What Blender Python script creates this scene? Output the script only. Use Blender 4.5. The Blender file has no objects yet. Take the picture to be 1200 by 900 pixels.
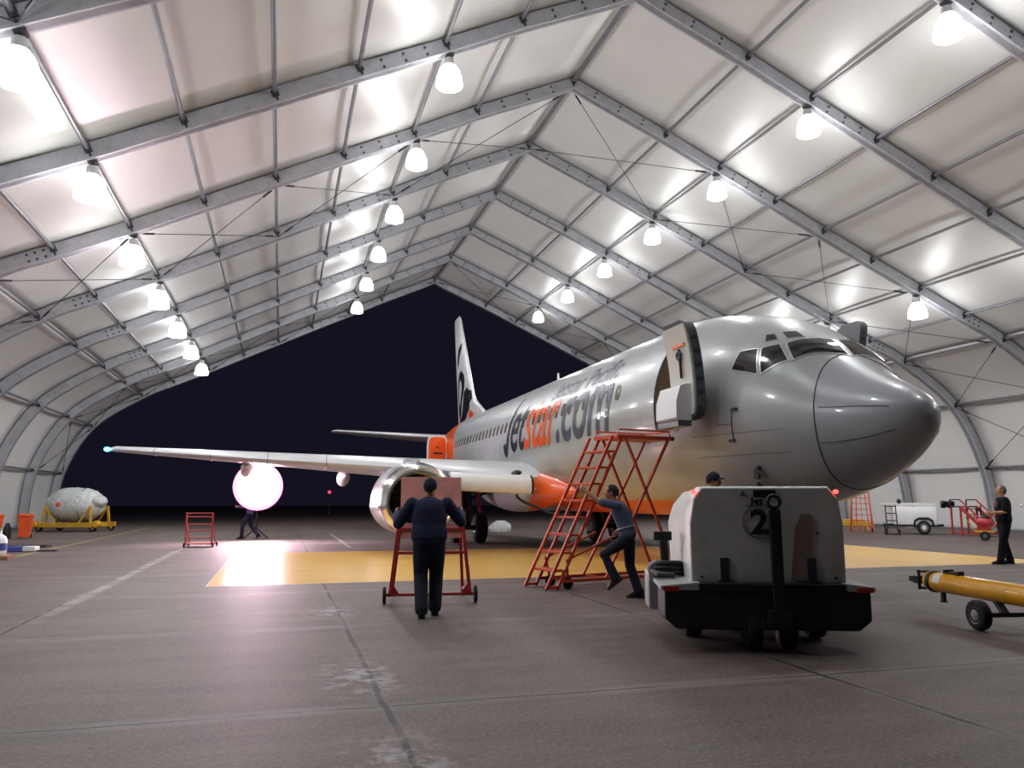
import bpy, bmesh, math, random
from mathutils import Vector, Matrix, Euler
random.seed(7)
PI = math.pi
COL = bpy.context.scene.collection
SC = bpy.context.scene

# ------------------------------------------------------------------ helpers
def lin(c):
    return tuple(((v/255.0)/12.92 if v/255.0 <= .04045 else (((v/255.0)+.055)/1.055)**2.4) for v in c)

class NT:
    """small wrapper round a shader node tree"""
    def __init__(s, name):
        s.m = bpy.data.materials.new(name); s.m.use_nodes = True
        s.t = s.m.node_tree; s.b = s.t.nodes['Principled BSDF']
        s.tc = s.t.nodes.new('ShaderNodeTexCoord')
    def put(s, sock, v):
        if hasattr(v, 'node'): s.t.links.new(v, sock)
        else:
            if hasattr(sock, 'default_value'):
                try: sock.default_value = v
                except Exception: sock.default_value = (v, v, v)
    def math(s, op, a, b=None, c=None, clamp=False):
        n = s.t.nodes.new('ShaderNodeMath'); n.operation = op; n.use_clamp = clamp
        for i, v in enumerate((a, b, c)):
            if v is not None: s.put(n.inputs[i], v)
        return n.outputs[0]
    def noise(s, scale, detail=4, rough=.55, vec=None, stretch=None, dist=0):
        n = s.t.nodes.new('ShaderNodeTexNoise')
        n.inputs['Scale'].default_value = scale; n.inputs['Detail'].default_value = detail
        n.inputs['Roughness'].default_value = rough; n.inputs['Distortion'].default_value = dist
        v = vec or s.tc.outputs['Object']
        if stretch:
            mp = s.t.nodes.new('ShaderNodeMapping'); mp.inputs['Scale'].default_value = stretch
            s.t.links.new(v, mp.inputs['Vector']); v = mp.outputs[0]
        s.t.links.new(v, n.inputs['Vector'])
        return n.outputs['Fac']
    def ramp(s, v, lo, hi, a=0.0, b=1.0):
        n = s.t.nodes.new('ShaderNodeMapRange'); n.clamp = True
        s.put(n.inputs[0], v)
        for i, q in enumerate((lo, hi, a, b)): n.inputs[i+1].default_value = q
        return n.outputs[0]
    def mix(s, f, a, b):
        n = s.t.nodes.new('ShaderNodeMix'); n.data_type = 'RGBA'
        s.put(n.inputs[0], f)
        for i, v in ((6, a), (7, b)):
            if hasattr(v, 'node'): s.t.links.new(v, n.inputs[i])
            else: n.inputs[i].default_value = (*v[:3], 1)
        return n.outputs[2]
    def xyz(s):
        n = s.t.nodes.new('ShaderNodeSeparateXYZ'); s.t.links.new(s.tc.outputs['Object'], n.inputs[0])
        return n.outputs
    def attr(s, name):
        n = s.t.nodes.new('ShaderNodeAttribute'); n.attribute_name = name; return n.outputs['Fac']
    def set(s, **k):
        names = {'color': 'Base Color', 'rough': 'Roughness', 'metal': 'Metallic', 'spec': 'Specular IOR Level',
                 'emit': 'Emission Color', 'es': 'Emission Strength', 'coat': 'Coat Weight', 'alpha': 'Alpha',
                 'trans': 'Transmission Weight', 'ior': 'IOR'}
        for q, v in k.items():
            i = s.b.inputs[names[q]]
            if isinstance(v, tuple): i.default_value = (*v[:3], 1)
            else: s.put(i, v)
        return s.m
    def bump(s, h, strength=.2, dist=.01):
        n = s.t.nodes.new('ShaderNodeBump'); n.inputs['Strength'].default_value = strength
        n.inputs['Distance'].default_value = dist
        s.t.links.new(h, n.inputs['Height']); s.t.links.new(n.outputs[0], s.b.inputs['Normal'])

def mat(name, rgb, rough=.5, metal=0.0, var=.12, scale=3.0, spec=.5, coat=0.0, dirt=None):
    n = NT(name); c = lin(rgb)
    f = n.noise(scale, 5)
    lo = tuple(max(0, v*(1-var)) for v in c); hi = tuple(min(1, v*(1+var)) for v in c)
    col = n.mix(n.ramp(f, .3, .7), lo, hi)
    if dirt:
        col = n.mix(n.ramp(n.noise(scale*2.3, 6, .7), .52, .72, 0, dirt[1]), col, lin(dirt[0]))
    n.set(color=col, rough=rough, metal=metal, spec=spec, coat=coat)
    return n.m

def glow(name, rgb, strength):
    n = NT(name); n.set(color=lin(rgb), emit=lin(rgb), es=strength, rough=.4); return n.m

class MB:
    """collects closed shapes into one mesh"""
    def __init__(s): s.v = []; s.f = []
    def raw(s, v, f):
        o = len(s.v); s.v += [tuple(p) for p in v]; s.f += [tuple(i+o for i in q) for q in f]; return s
    def box(s, c, size, rot=None):
        hx, hy, hz = (q/2 for q in size); R = rot or Matrix.Identity(3); c = Vector(c)
        vs = [c + R @ Vector((x*hx, y*hy, z*hz)) for x in (-1, 1) for y in (-1, 1) for z in (-1, 1)]
        return s.raw(vs, [(0,1,3,2),(4,6,7,5),(0,4,5,1),(2,3,7,6),(0,2,6,4),(1,5,7,3)])
    def loft(s, rings, cap=True, closed=True):
        n = len(rings[0]); vs = [p for r in rings for p in r]; fs = []
        for i in range(len(rings)-1):
            for j in range(n if closed else n-1):
                k = (j+1) % n
                fs.append((i*n+j, i*n+k, (i+1)*n+k, (i+1)*n+j))
        if cap: fs.append(tuple(range(n))[::-1]); fs.append(tuple((len(rings)-1)*n+j for j in range(n)))
        return s.raw(vs, fs)
    def frame(s, d, up=None):
        d = Vector(d).normalized(); u = Vector(up or (0, 0, 1))
        if abs(d.dot(u)) > .97: u = Vector((1, 0, 0)) if not up else Vector((0, 1, 0))
        x = d.cross(u).normalized(); y = x.cross(d).normalized(); return x, y
    def path(s, pts, r, n=10, cap=True, up=None):
        pts = [Vector(p) for p in pts]; rings = []
        rr = r if isinstance(r, (list, tuple)) else [r]*len(pts)
        x = None
        for i, p in enumerate(pts):
            d = (pts[min(i+1, len(pts)-1)] - pts[max(i-1, 0)]).normalized()
            if x is None: x, y = s.frame(d, up)
            else:                                  # carry the frame along so that the tube never twists
                x = x - d*x.dot(d)
                if x.length < 1e-4: x = s.frame(d)[0]
                x.normalize(); y = x.cross(d).normalized()
            rings.append([p + x*(rr[i]*math.cos(2*PI*k/n)) + y*(rr[i]*math.sin(2*PI*k/n)) for k in range(n)])
        return s.loft(rings, cap)
    def tube(s, a, b, r, n=10, r2=None): return s.path([a, b], [r, r if r2 is None else r2], n)
    def bar(s, a, b, w, h, up=None):
        a, b = Vector(a), Vector(b); x, y = s.frame(b-a, up)
        q = [x*(w/2)+y*(h/2), -x*(w/2)+y*(h/2), -x*(w/2)-y*(h/2), x*(w/2)-y*(h/2)]
        return s.loft([[a+p for p in q], [b+p for p in q]])
    def lathe(s, prof, c=(0,0,0), axis=(0,0,1), n=24, sx=1, sy=1, cap=True):
        c = Vector(c); ax = Vector(axis).normalized(); x, y = s.frame(ax)
        rings = [[c + ax*h + x*(r*sx*math.cos(2*PI*k/n)) + y*(r*sy*math.sin(2*PI*k/n)) for k in range(n)] for r, h in prof]
        return s.loft(rings, cap)
    def torus(s, c, axis, R, r, n=28, m=10):
        ax = Vector(axis).normalized(); x, y = s.frame(ax); c = Vector(c); vs = []; fs = []
        for i in range(n):
            d = x*math.cos(2*PI*i/n)+y*math.sin(2*PI*i/n)
            for j in range(m):
                vs.append(c + d*(R+r*math.cos(2*PI*j/m)) + ax*(r*math.sin(2*PI*j/m)))
        for i in range(n):
            for j in range(m):
                a, b = (i+1) % n, (j+1) % m
                fs.append((i*m+j, a*m+j, a*m+b, i*m+b))
        return s.raw(vs, fs)
    def ball(s, c, r, n=16, m=10, rot=None):
        c = Vector(c); rx, ry, rz = r if isinstance(r, (tuple, list)) else (r, r, r); R = rot or Matrix.Identity(3)
        rings = [[c + R @ Vector((rx*math.sin(PI*i/m)*math.cos(2*PI*k/n), ry*math.sin(PI*i/m)*math.sin(2*PI*k/n), rz*math.cos(PI*i/m))) for k in range(n)]
                 for i in [.12]+list(range(1, m))+[m-.12]]
        return s.loft(rings)
    def prism(s, poly, d):
        """poly: list of 3-D points of a flat outline, d: extrusion vector"""
        d = Vector(d); n = len(poly); a = [Vector(p) for p in poly]
        return s.raw(a+[p+d for p in a], [tuple(range(n))[::-1], tuple(range(n, 2*n))]+[(i, (i+1) % n, n+(i+1) % n, n+i) for i in range(n)])
    def build(s, name, m, parent=None, smooth=True, angle=38, bevel=0):
        me = bpy.data.meshes.new(name); me.from_pydata(s.v, [], s.f)
        bm = bmesh.new(); bm.from_mesh(me); bmesh.ops.recalc_face_normals(bm, faces=bm.faces); bm.to_mesh(me); bm.free()
        if smooth:
            me.polygons.foreach_set('use_smooth', [True]*len(me.polygons))
            me.set_sharp_from_angle(angle=math.radians(angle))
        if m: me.materials.append(m)
        o = bpy.data.objects.new(name, me); COL.objects.link(o)
        if parent: o.parent = parent
        if bevel:
            b = o.modifiers.new('bevel', 'BEVEL'); b.width = bevel; b.segments = 2; b.limit_method = 'ANGLE'; b.harden_normals = False
        return o

def empty(name, label, cat, loc=(0,0,0), rz=0, group=None):
    o = bpy.data.objects.new(name, None); COL.objects.link(o); o.location = loc; o.rotation_euler = (0, 0, rz)
    o.empty_display_size = .2
    return tag(o, label, cat, group)
def tag(o, label, cat, group=None, kind=None):
    if label: o['label'] = label
    if cat: o['category'] = cat
    if group: o['group'] = group
    if kind: o['kind'] = kind
    return o
def struct(o, label=None):
    o['kind'] = 'structure'
    if label: o['label'] = label
    return o
def kids(o): return [c for c in COL.objects if c.parent == o]
def copy_tree(o, parent=None):
    c = o.copy(); COL.objects.link(c); c.parent = parent
    for ch in kids(o): copy_tree(ch, c)
    return c

def text_mesh(body, size=1.0, sx=1.0, shear=0.0, offset=0.0, cut=.12):
    """vertices / faces of flat lettering in the x-y plane, cut up finely enough to bend"""
    cu = bpy.data.curves.new('t', 'FONT'); cu.body = body; cu.size = size; cu.shear = shear; cu.offset = offset; cu.resolution_u = 5
    o = bpy.data.objects.new('t', cu); COL.objects.link(o)
    dg = bpy.context.evaluated_depsgraph_get(); dg.update()
    me = bpy.data.meshes.new_from_object(o.evaluated_get(dg))
    bm = bmesh.new(); bm.from_mesh(me)
    bmesh.ops.remove_doubles(bm, verts=bm.verts, dist=1e-5)
    if cut:
        xs = [v.co.x for v in bm.verts]; ys = [v.co.y for v in bm.verts]
        for lo, hi, no in ((min(xs), max(xs), (1,0,0)), (min(ys), max(ys), (0,1,0))):
            k = lo + cut
            while k < hi:
                bmesh.ops.bisect_plane(bm, geom=bm.verts[:]+bm.edges[:]+bm.faces[:], plane_co=Vector(no)*k, plane_no=no)
                k += cut
    bm.verts.index_update()
    vs = [(v.co.x*sx, v.co.y) for v in bm.verts]; fs = [[v.index for v in f.verts] for f in bm.faces]
    bm.free(); bpy.data.objects.remove(o); bpy.data.curves.remove(cu); bpy.data.meshes.remove(me)
    return vs, fs

def decal(name, vs, fs, fn, m, parent, label=None):
    me = bpy.data.meshes.new(name); me.from_pydata([fn(*p) for p in vs], [], fs); me.materials.append(m)
    o = bpy.data.objects.new(name, me); COL.objects.link(o); o.parent = parent
    if label: o['label'] = label
    return o

# ------------------------------------------------------------------ materials
M = {}
M['alu'] = mat('grey aluminium beam', (176,176,183), .42, .1, .1, 2, dirt=((110,112,118), .5))
M['purlin'] = mat('galvanised purlin', (116,116,122), .45, .3, .12, 4)
M['clamp'] = mat('dark steel clamp', (70,70,76), .5, .5, .1, 8)
M['cable'] = mat('steel cable', (60,60,64), .45, .7, .1, 10)
M['black'] = mat('black rubber', (24,24,26), .7, 0, .2, 12)
M['tyre'] = mat('tyre rubber', (20,20,22), .8, 0, .25, 9)
M['dark'] = mat('dark painted steel', (38,39,42), .5, .2, .2, 6)
M['steel'] = mat('bare steel', (150,152,156), .3, .9, .1, 6)
M['chrome'] = mat('polished alloy', (222,222,224), .16, 1, .03, 2)
M['white'] = mat('white gloss paint', (226,226,228), .35, 0, .04, 2)
M['offwhite'] = mat('off white panel', (205,204,198), .5, 0, .06, 3)
M['orange_frame'] = mat('orange red tube paint', (206,74,40), .42, 0, .12, 8, dirt=((120,50,34), .5))
M['red_frame'] = mat('red tube paint', (178,52,50), .42, 0, .12, 8, dirt=((110,40,40), .4))
M['yellow'] = mat('yellow steel paint', (226,160,30), .3, 0, .1, 5, coat=.4)
M['yellow_dirty'] = mat('dirty yellow steel paint', (206,160,44), .55, 0, .15, 5, dirt=((92,72,40), .8))
M['orange_bin'] = mat('orange bin plastic', (232,88,38), .5, 0, .06, 3)
M['skin_tan'] = mat('tan skin', (168,112,86), .55, 0, .06, 30)
M['skin_pale'] = mat('pale skin', (214,160,136), .55, 0, .06, 30)
M['navy'] = mat('navy work cloth', (45,49,74), .9, 0, .18, 14, spec=.2)
M['navy_dark'] = mat('dark navy trousers', (40,42,58), .9, 0, .2, 14, spec=.2)
M['slate_shirt'] = mat('slate blue cotton', (86,90,118), .9, 0, .15, 14, spec=.2)
M['black_cloth'] = mat('black cotton', (26,25,30), .9, 0, .2, 14, spec=.2)
M['boot'] = mat('black boot leather', (18,18,20), .5, 0, .2, 12)
M['hair_grey'] = mat('short greying hair', (112,104,98), .8, 0, .25, 60)
M['hair_dark'] = mat('short dark hair', (30,26,26), .8, 0, .25, 60)
M['eye_white'] = mat('eye white', (225,220,214), .3, 0, .02, 3)
M['iris'] = mat('dark iris', (34,26,22), .2, 0, .05, 3)
M['print'] = mat('faded shirt print', (150,84,78), .9, 0, .3, 40)
M['lamp_body'] = mat('pale lamp housing', (190,190,190), .4, .2, .05, 5)
M['red_lens'] = glow('red marker lens', (255,60,60), 5)
# ------------------------------------------------------------------ camera, sky
cam = bpy.data.cameras.new('camera'); co = bpy.data.objects.new('camera', cam); COL.objects.link(co)
co.location = (0, 0, 1.5); co.rotation_euler = (math.radians(90+8.348), 0, math.radians(-16.248))
cam.sensor_width = 36; cam.lens = 36*920/1200; cam.clip_end = 2000; cam.clip_start = .05
SC.camera = co
wd = bpy.data.worlds.new('night sky'); SC.world = wd; wd.use_nodes = True
wd.node_tree.nodes['Background'].inputs[0].default_value = (*lin((19, 18, 30)), 1)
wd.node_tree.nodes['Background'].inputs[1].default_value = 1.0
SC.view_settings.view_transform = 'Standard'; SC.view_settings.look = 'None'
SC.view_settings.exposure = 0.0; SC.view_settings.gamma = 1.0; SC.view_settings.use_curve_mapping = False
SC.cycles.use_denoising = True
SC.cycles.max_bounces = 6; SC.cycles.diffuse_bounces = 3; SC.cycles.glossy_bounces = 3; SC.cycles.transmission_bounces = 4
SC.cycles.sample_clamp_indirect = 6; SC.cycles.caustics_reflective = False; SC.cycles.caustics_refractive = False

# ------------------------------------------------------------------ floor
n = NT('apron concrete')
X, Y, Z = n.xyz()
base = n.mix(n.ramp(n.noise(.35, 6, .6), .3, .7), lin((82, 70, 67)), lin((110, 97, 92)))
base = n.mix(n.ramp(n.noise(1.6, 7, .7, stretch=(.35, 1.4, 1)), .42, .70, 0, .65), base, lin((56, 47, 46)))
base = n.mix(n.ramp(n.noise(30, 3, .8), .45, .72, 0, .5), base, lin((150, 138, 132)))
base = n.mix(n.ramp(n.noise(22, 4, .8), .52, .75, 0, .6), base, lin((52, 45, 44)))
wob = n.math('MULTIPLY', n.math('SUBTRACT', n.noise(.9, 3), .5), .10)
def joints(c, x0, p, w):
    a = n.math('DIVIDE', n.math('SUBTRACT', n.math('ADD', c, wob), x0), p)
    f = n.math('SUBTRACT', a, n.math('FLOOR', n.math('ADD', a, .5)))
    return n.math('MULTIPLY', n.math('ABSOLUTE', f), p)
jx, jy = joints(X, .80, 3.75, 0), joints(Y, 6.05, 3.78, 0)
jd = n.math('MINIMUM', n.math('ADD', jx, .075), jy)
seal = n.math('MULTIPLY', n.ramp(jd, .06, .15, 1, 0), n.ramp(n.noise(.8, 4), .42, .62, .12, .48))
base = n.mix(seal, base, lin((142, 136, 136)))
crack = n.math('MULTIPLY', n.ramp(n.math('MINIMUM', jx, n.math('ADD', jy, .012)), .016, .034, 1, 0), n.ramp(n.noise(.9, 3), .36, .52, .15, .95))
base = n.mix(crack, base, lin((32, 28, 28)))
def band(c, lo, hi, soft=.012):
    return n.math('MULTIPLY', n.ramp(c, lo-soft, lo+soft), n.ramp(c, hi-soft, hi+soft, 1, 0))
white = n.math('MULTIPLY', n.math('MULTIPLY', band(X, -2.96, -2.76, .04), band(Y, 12, 26, 1.2)), n.ramp(n.noise(2.2, 5), .35, .65, .05, .45))
base = n.mix(white, base, lin((196, 190, 190)))
yl = n.math('MULTIPLY', n.math('MULTIPLY', band(X, -6.72, -6.58), band(Y, 15, 47)), n.ramp(n.noise(2, 4), .35, .6, .25, .8))
base = n.mix(yl, base, lin((176, 160, 80)))
wl = n.math('MULTIPLY', n.math('MULTIPLY', band(X, 2.1, 2.2), band(Y, 25.5, 36)), .6)
wl2 = n.math('MULTIPLY', n.math('MULTIPLY', band(Y, 28.1, 28.3), band(X, -.2, 3.6)), .6)
base = n.mix(n.math('MAXIMUM', wl, wl2), base, lin((170, 172, 168)))
# chalky scrape marks by the centre joint
sc = n.math('MULTIPLY', n.math('MULTIPLY', band(X, .45, 1.0, .15), n.math('MAXIMUM', band(Y, 6.5, 7.7, .3), n.math('MAXIMUM', band(Y, 10.7, 11.6, .3), band(Y, 4.1, 5.2, .3)))), n.ramp(n.noise(5, 5, .7), .48, .6, 0, .7))
base = n.mix(sc, base, lin((172, 166, 168)))
pad = n.math('MULTIPLY', band(X, -1.19, 18.05), band(Y, 14.9, 23.6))
wear = n.ramp(n.noise(1.1, 6, .7, stretch=(.5, 2, 1)), .3, .75)
ycol = n.mix(wear, lin((244, 200, 112)), lin((228, 178, 88)))
ycol = n.mix(n.ramp(n.noise(6, 5, .75), .6, .75, 0, .5), ycol, lin((170, 132, 74)))
base = n.mix(pad, base, ycol)
rough = n.math('ADD', .62, n.math('MULTIPLY', pad, -.36))
n.set(color=base, rough=rough, spec=n.math('ADD', .25, n.math('MULTIPLY', pad, .4)))
n.bump(n.noise(60, 3, .7), .12, .004)
M['floor'] = n.m
fl = MB(); fl.raw([(-90, -20, 0), (110, -20, 0), (110, 190, 0), (-90, 190, 0)], [(0, 1, 2, 3)])
struct(fl.build('floor', M['floor'], smooth=False), 'brownish grey concrete hangar floor with a yellow painted band')

# ------------------------------------------------------------------ hangar shell
n = NT('pvc membrane')
f = n.noise(.5, 5, .6)
n.set(color=n.mix(n.ramp(f, .3, .7), lin((207, 206, 204)), lin((213, 212, 210))), rough=.36, spec=.5)
M['pvc'] = n.m
RX, RZ = 9.2, 16.05
LN = [(0,16.05),(3.51,14.45),(5.6,13.4),(7.8,12.35),(9.8,11.36),(11.8,10.38),(13.75,9.42),(15.65,8.55),(17.37,7.7),(19.95,5.8),(21.4,3.0),(21.68,0.0)]
RN = [(0,16.05),(3.56,14.55),(5.7,13.58),(7.95,12.55),(10.0,11.6),(12.1,10.65),(14.25,9.7),(16.3,8.78),(18.2,7.92),(20.95,5.95),(22.5,3.0),(22.9,0.0)]
def dense(N):
    P = [Vector((a, b)) for a, b in N]; out = []; tags = []
    for i in range(len(P)-1):
        k = 4 if i < 7 else 8
        p0, p1, p2, p3 = P[max(i-1, 0)], P[i], P[i+1], P[min(i+2, len(P)-1)]
        for j in range(k):
            t = j/k
            if i < 7: q = p1.lerp(p2, t)
            else: q = .5*((2*p1)+(p2-p0)*t+(2*p0-5*p1+4*p2-p3)*t*t+(3*p1-p0-3*p2+p3)*t**3)
            if j == 0: tags.append(len(out))
            out.append(q)
    tags.append(len(out)); out.append(P[-1]); return out, tags
DL, TL = dense(LN); DR, TR = dense(RN)
prof = [Vector((RX-p.x, p.y)) for p in reversed(DL)] + [Vector((RX+p.x, p.y)) for p in DR[1:]]
NL = len(DL)
nodeL = [NL-1-t for t in TL]; nodeR = [NL-1+t for t in TR]       # index into prof of each purlin line
def normal(i):                                                    # pointing into the hall
    a, b = prof[max(i-1, 0)], prof[min(i+1, len(prof)-1)]; d = (b-a).normalized()
    return Vector((d.y, -d.x))
NRM = [normal(i) for i in range(len(prof))]
NRM[0] = Vector((1, 0)); NRM[-1] = Vector((-1, 0))
def at(i, y, depth): 
    p = prof[i]+NRM[i]*depth; return Vector((p.x, y, p.y))
FY = [24+5.2*k for k in range(-5, 6)]
# membrane: bays that billow very slightly outwards between the frames
def membrane(i0, i1, name, label):
    mb = MB(); K = 6
    for b in range(len(FY)-1):
        rows = []
        for k in range(K+1):
            t = k/K; bul = -.03-.05*math.sin(PI*t)
            rows.append([at(i, FY[b]+(FY[b+1]-FY[b])*t, bul) for i in range(i0, i1+1)])
        m_ = len(rows[0]); vs = [p for r in rows for p in r]
        mb.raw(vs, [(r*m_+c, r*m_+c+1, (r+1)*m_+c+1, (r+1)*m_+c) for r in range(K) for c in range(m_-1)])
    o = mb.build(name, M['pvc'], angle=60)
    so = o.modifiers.new('thickness', 'SOLIDIFY'); so.thickness = .01
    return struct(o, label)
membrane(nodeL[8], nodeR[8], 'ceiling', 'white membrane roof of the hangar')
membrane(0, nodeL[8], 'wall_left', 'curved white membrane wall on the left')
membrane(nodeR[8], len(prof)-1, 'wall_right', 'curved white membrane wall on the right')
TN = 0
def trim():
    global TN; TN += 1; return 'trim_%d' % TN
for y in FY:
    mb = MB()
    W, D = .10, .40
    mb.loft([[at(i, y-W, .0), at(i, y+W, .0), at(i, y+W, D), at(i, y-W, D)] for i in range(len(prof))])
    mb.loft([[at(i, y-W-.05, D-.05), at(i, y+W+.05, D-.05), at(i, y+W+.05, D), at(i, y-W-.05, D)] for i in range(len(prof))])
    fr = struct(mb.build(trim(), M['alu'], angle=30), 'grey aluminium arch rafter')
    cl = MB(); bo = MB()
    for nd in nodeL[:-1]+nodeR[1:-1]:
        p = at(nd, y, .14); d = NRM[nd]; R = Matrix(((-d.y, 0, d.x), (0, 1, 0), (d.x, 0, d.y)))
        cl.box(p, (.16, .32, .18), R); cl.box(at(nd, y, .30), (.05, .26, .16), R)
    for base, st in ((nodeL[0], -1), (nodeR[0], 1), (nodeL[2], -1), (nodeR[2], 1), (nodeL[7], -1), (nodeR[7], 1)):
        for k in (1, 2, 3):
            i = base+st*k
            if 0 <= i < len(prof):
                for dp in (.10, .29):
                    for sgn in (-1, 1): bo.box(at(i, y+sgn*(W+.008), dp), (.06, .03, .06))
    cl.build('purlin_clamp', M['clamp'], fr, smooth=False); bo.build('bolt', M['clamp'], fr, smooth=False)
for j, nd in enumerate(nodeL[:-1]+nodeR[1:-1]):
    mb = MB(); r = .095 if j == 0 else .055
    for a, b in zip(FY[:-1], FY[1:]): mb.tube(at(nd, a+.12, .12), at(nd, b-.12, .12), r, 8)
    struct(mb.build(trim(), M['purlin']), 'roof purlin tube running the length of the hangar')
for b in (2, 5, 9):                                                # cross-braced bays
    for nodes in (nodeL, nodeR):
        for i, k in ((0, 2), (2, 4), (4, 6), (6, 8), (8, 9), (9, 10)):
            for ya, yb in ((FY[b], FY[b+1]), (FY[b+1], FY[b])):
                p, q = at(nodes[i], ya+.12*(1 if yb > ya else -1), .32), at(nodes[k], yb-.12*(1 if yb > ya else -1), .32)
                mb = MB(); mb.tube(p, q, .013, 6); d = (q-p).normalized()
                mb.tube(p+d*.35, p+d*.75, .035, 6); mb.tube(q-d*.75, q-d*.35, .035, 6)
                struct(mb.build(trim(), M['cable']), 'thin steel bracing cable under the roof')
# skirting rail where each wall meets the floor
for i, nm in ((0, 'left'), (len(prof)-1, 'right')):
    mb = MB(); mb.box((prof[i].x+(.06 if i == 0 else -.06), 24, .06), (.12, 52, .12))
    struct(mb.build('baseboard_'+nm, M['purlin'], smooth=False), 'grey ground rail of the '+nm+' wall')

# ------------------------------------------------------------------ high bay lamps
M['bell'] = glow('lit acrylic bell', (250, 252, 250), 16)
def make_lamp():
    t = empty('high_bay_lamp', 'x', 'lamp')
    b = MB(); b.box((0, 0, -.03), (.2, .2, .06)); b.tube((0, 0, 0), (0, 0, -.16), .025, 8); b.build('bracket', M['clamp'], t)
    h = MB(); h.lathe([(.06, -.12), (.12, -.14), (.13, -.30), (.16, -.34)], n=20); h.build('lamp_housing', M['lamp_body'], t)
    s = MB(); s.lathe([(.15, -.33), (.21, -.40), (.28, -.52), (.325, -.68), (.34, -.84), (.345, -.90), (.30, -.93), (.15, -.95)], n=24); s.build('lamp_shade', M['bell'], t)
    li = bpy.data.lights.new('high_bay_light', 'POINT'); li.energy = LAMP_W; li.shadow_soft_size = .22; li.color = (.97, .985, 1.0)
    lo = bpy.data.objects.new('high_bay_light', li); COL.objects.link(lo); lo.parent = t; lo.location = (0, 0, -1.35)
    li = bpy.data.lights.new('high_bay_beam', 'SPOT'); li.energy = BEAM_W; li.shadow_soft_size = .22; li.color = (.97, .985, 1.0); li.spot_size = math.radians(168); li.spot_blend = .35
    lo = bpy.data.objects.new('high_bay_beam', li); COL.objects.link(lo); lo.parent = t; lo.location = (0, 0, -1.15)
    return t
LAMP_W = 130
BEAM_W = 260
ORD = ['farthest', 'second farthest', 'third farthest', 'fourth farthest', 'fifth farthest', 'sixth farthest', 'seventh farthest', 'added unseen nearest']
proto = None
for nodes, idx, row in ((nodeL, 6, 'low left'), (nodeL, 2, 'high left'), (nodeR, 2, 'high right'), (nodeR, 6, 'low right')):
    for k, y in enumerate(FY[9:1:-1]):  # last step adds an unseen lamp per row to brighten the nose
        if proto is None: o = proto = make_lamp()
        else: o = copy_tree(proto)
        p = at(nodes[idx], y, .40); o.location = (p.x, p.y, p.z)
        o['label'] = 'white bell-shaped ceiling lamp, %s one of the %s row' % (ORD[k], row)
        o['group'] = 'high bay lamps under the rafters'
# ---- fuselage shape
def pchip(xs, ys):
    n=len(xs); h=[xs[i+1]-xs[i] for i in range(n-1)]; d=[(ys[i+1]-ys[i])/h[i] for i in range(n-1)]
    m=[0.0]*n; m[0]=d[0]; m[-1]=d[-1]
    for i in range(1,n-1):
        if d[i-1]*d[i]>0:
            w1=2*h[i]+h[i-1]; w2=h[i]+2*h[i-1]; m[i]=(w1+w2)/(w1/d[i-1]+w2/d[i])
    def f(x):
        if x<=xs[0]: return ys[0]
        if x>=xs[-1]: return ys[-1]
        i=0
        while x>xs[i+1]: i+=1
        t=(x-xs[i])/h[i]; t2=t*t; t3=t2*t
        return (2*t3-3*t2+1)*ys[i]+(t3-2*t2+t)*h[i]*m[i]+(-2*t3+3*t2)*ys[i+1]+(t3-t2)*h[i]*m[i+1]
    return f
NOSE_S=0.15
_T=[(.15,2.72),(.18,2.86),(.25,2.97),(.4,3.10),(.7,3.27),(1.05,3.44),(1.63,3.80),(1.99,4.12),(2.5,4.45),(3,4.72),(3.5,4.91),(4,5.05),(5,5.26),(6.2,5.37),(24,5.38),(27,5.36),(30,5.25),(33,5.08),(35.6,4.9),(36,4.8)]
_B=[(.15,2.72),(.18,2.58),(.25,2.47),(.4,2.32),(.7,2.10),(1.05,1.91),(1.63,1.67),(2.5,1.43),(3.5,1.28),(5,1.17),(6.2,1.13),(18,1.13),(20,1.2),(22,1.42),(24,1.78),(26,2.2),(28,2.7),(30,3.2),(32,3.7),(34,4.2),(35.6,4.55),(36,4.65)]
_W=[(.15,0.0),(.18,.15),(.25,.29),(.4,.45),(.7,.67),(1.05,.88),(1.63,1.17),(2.05,1.34),(2.5,1.50),(3,1.64),(3.5,1.75),(4,1.83),(5,1.91),(6.2,1.93),(22,1.93),(24,1.88),(26,1.74),(28,1.52),(30,1.22),(32,.9),(34,.55),(35.6,.28),(36,.15)]
_Z=[(.15,2.72),(1,2.74),(2,2.88),(3,3.05),(4,3.18),(6,3.32),(22,3.32),(28,3.9),(32,4.4),(36,4.73)]
_N=[(.15,2.0),(1.2,2.0),(2,2.25),(3,2.2),(4.2,2.0),(36,2.0)]
fT,fB,fW,fZ,fN=[pchip([a for a,b in t],[b for a,b in t]) for t in (_T,_B,_W,_Z,_N)]
def ring(s,th):
    """th: 0 at the crown, pi/2 starboard (-x), pi at the keel"""
    w,zc,n=fW(s),fZ(s),fN(s); e=2.0/n
    c,sn=math.cos(th),math.sin(th)
    h=(fT(s)-zc) if c>=0 else (zc-fB(s))
    if c<0: e2=1.0
    else: e2=e
    x=-w*math.copysign(abs(sn)**e2,sn); z=zc+h*math.copysign(abs(c)**e2,c)
    return (x,s,z)
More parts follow.
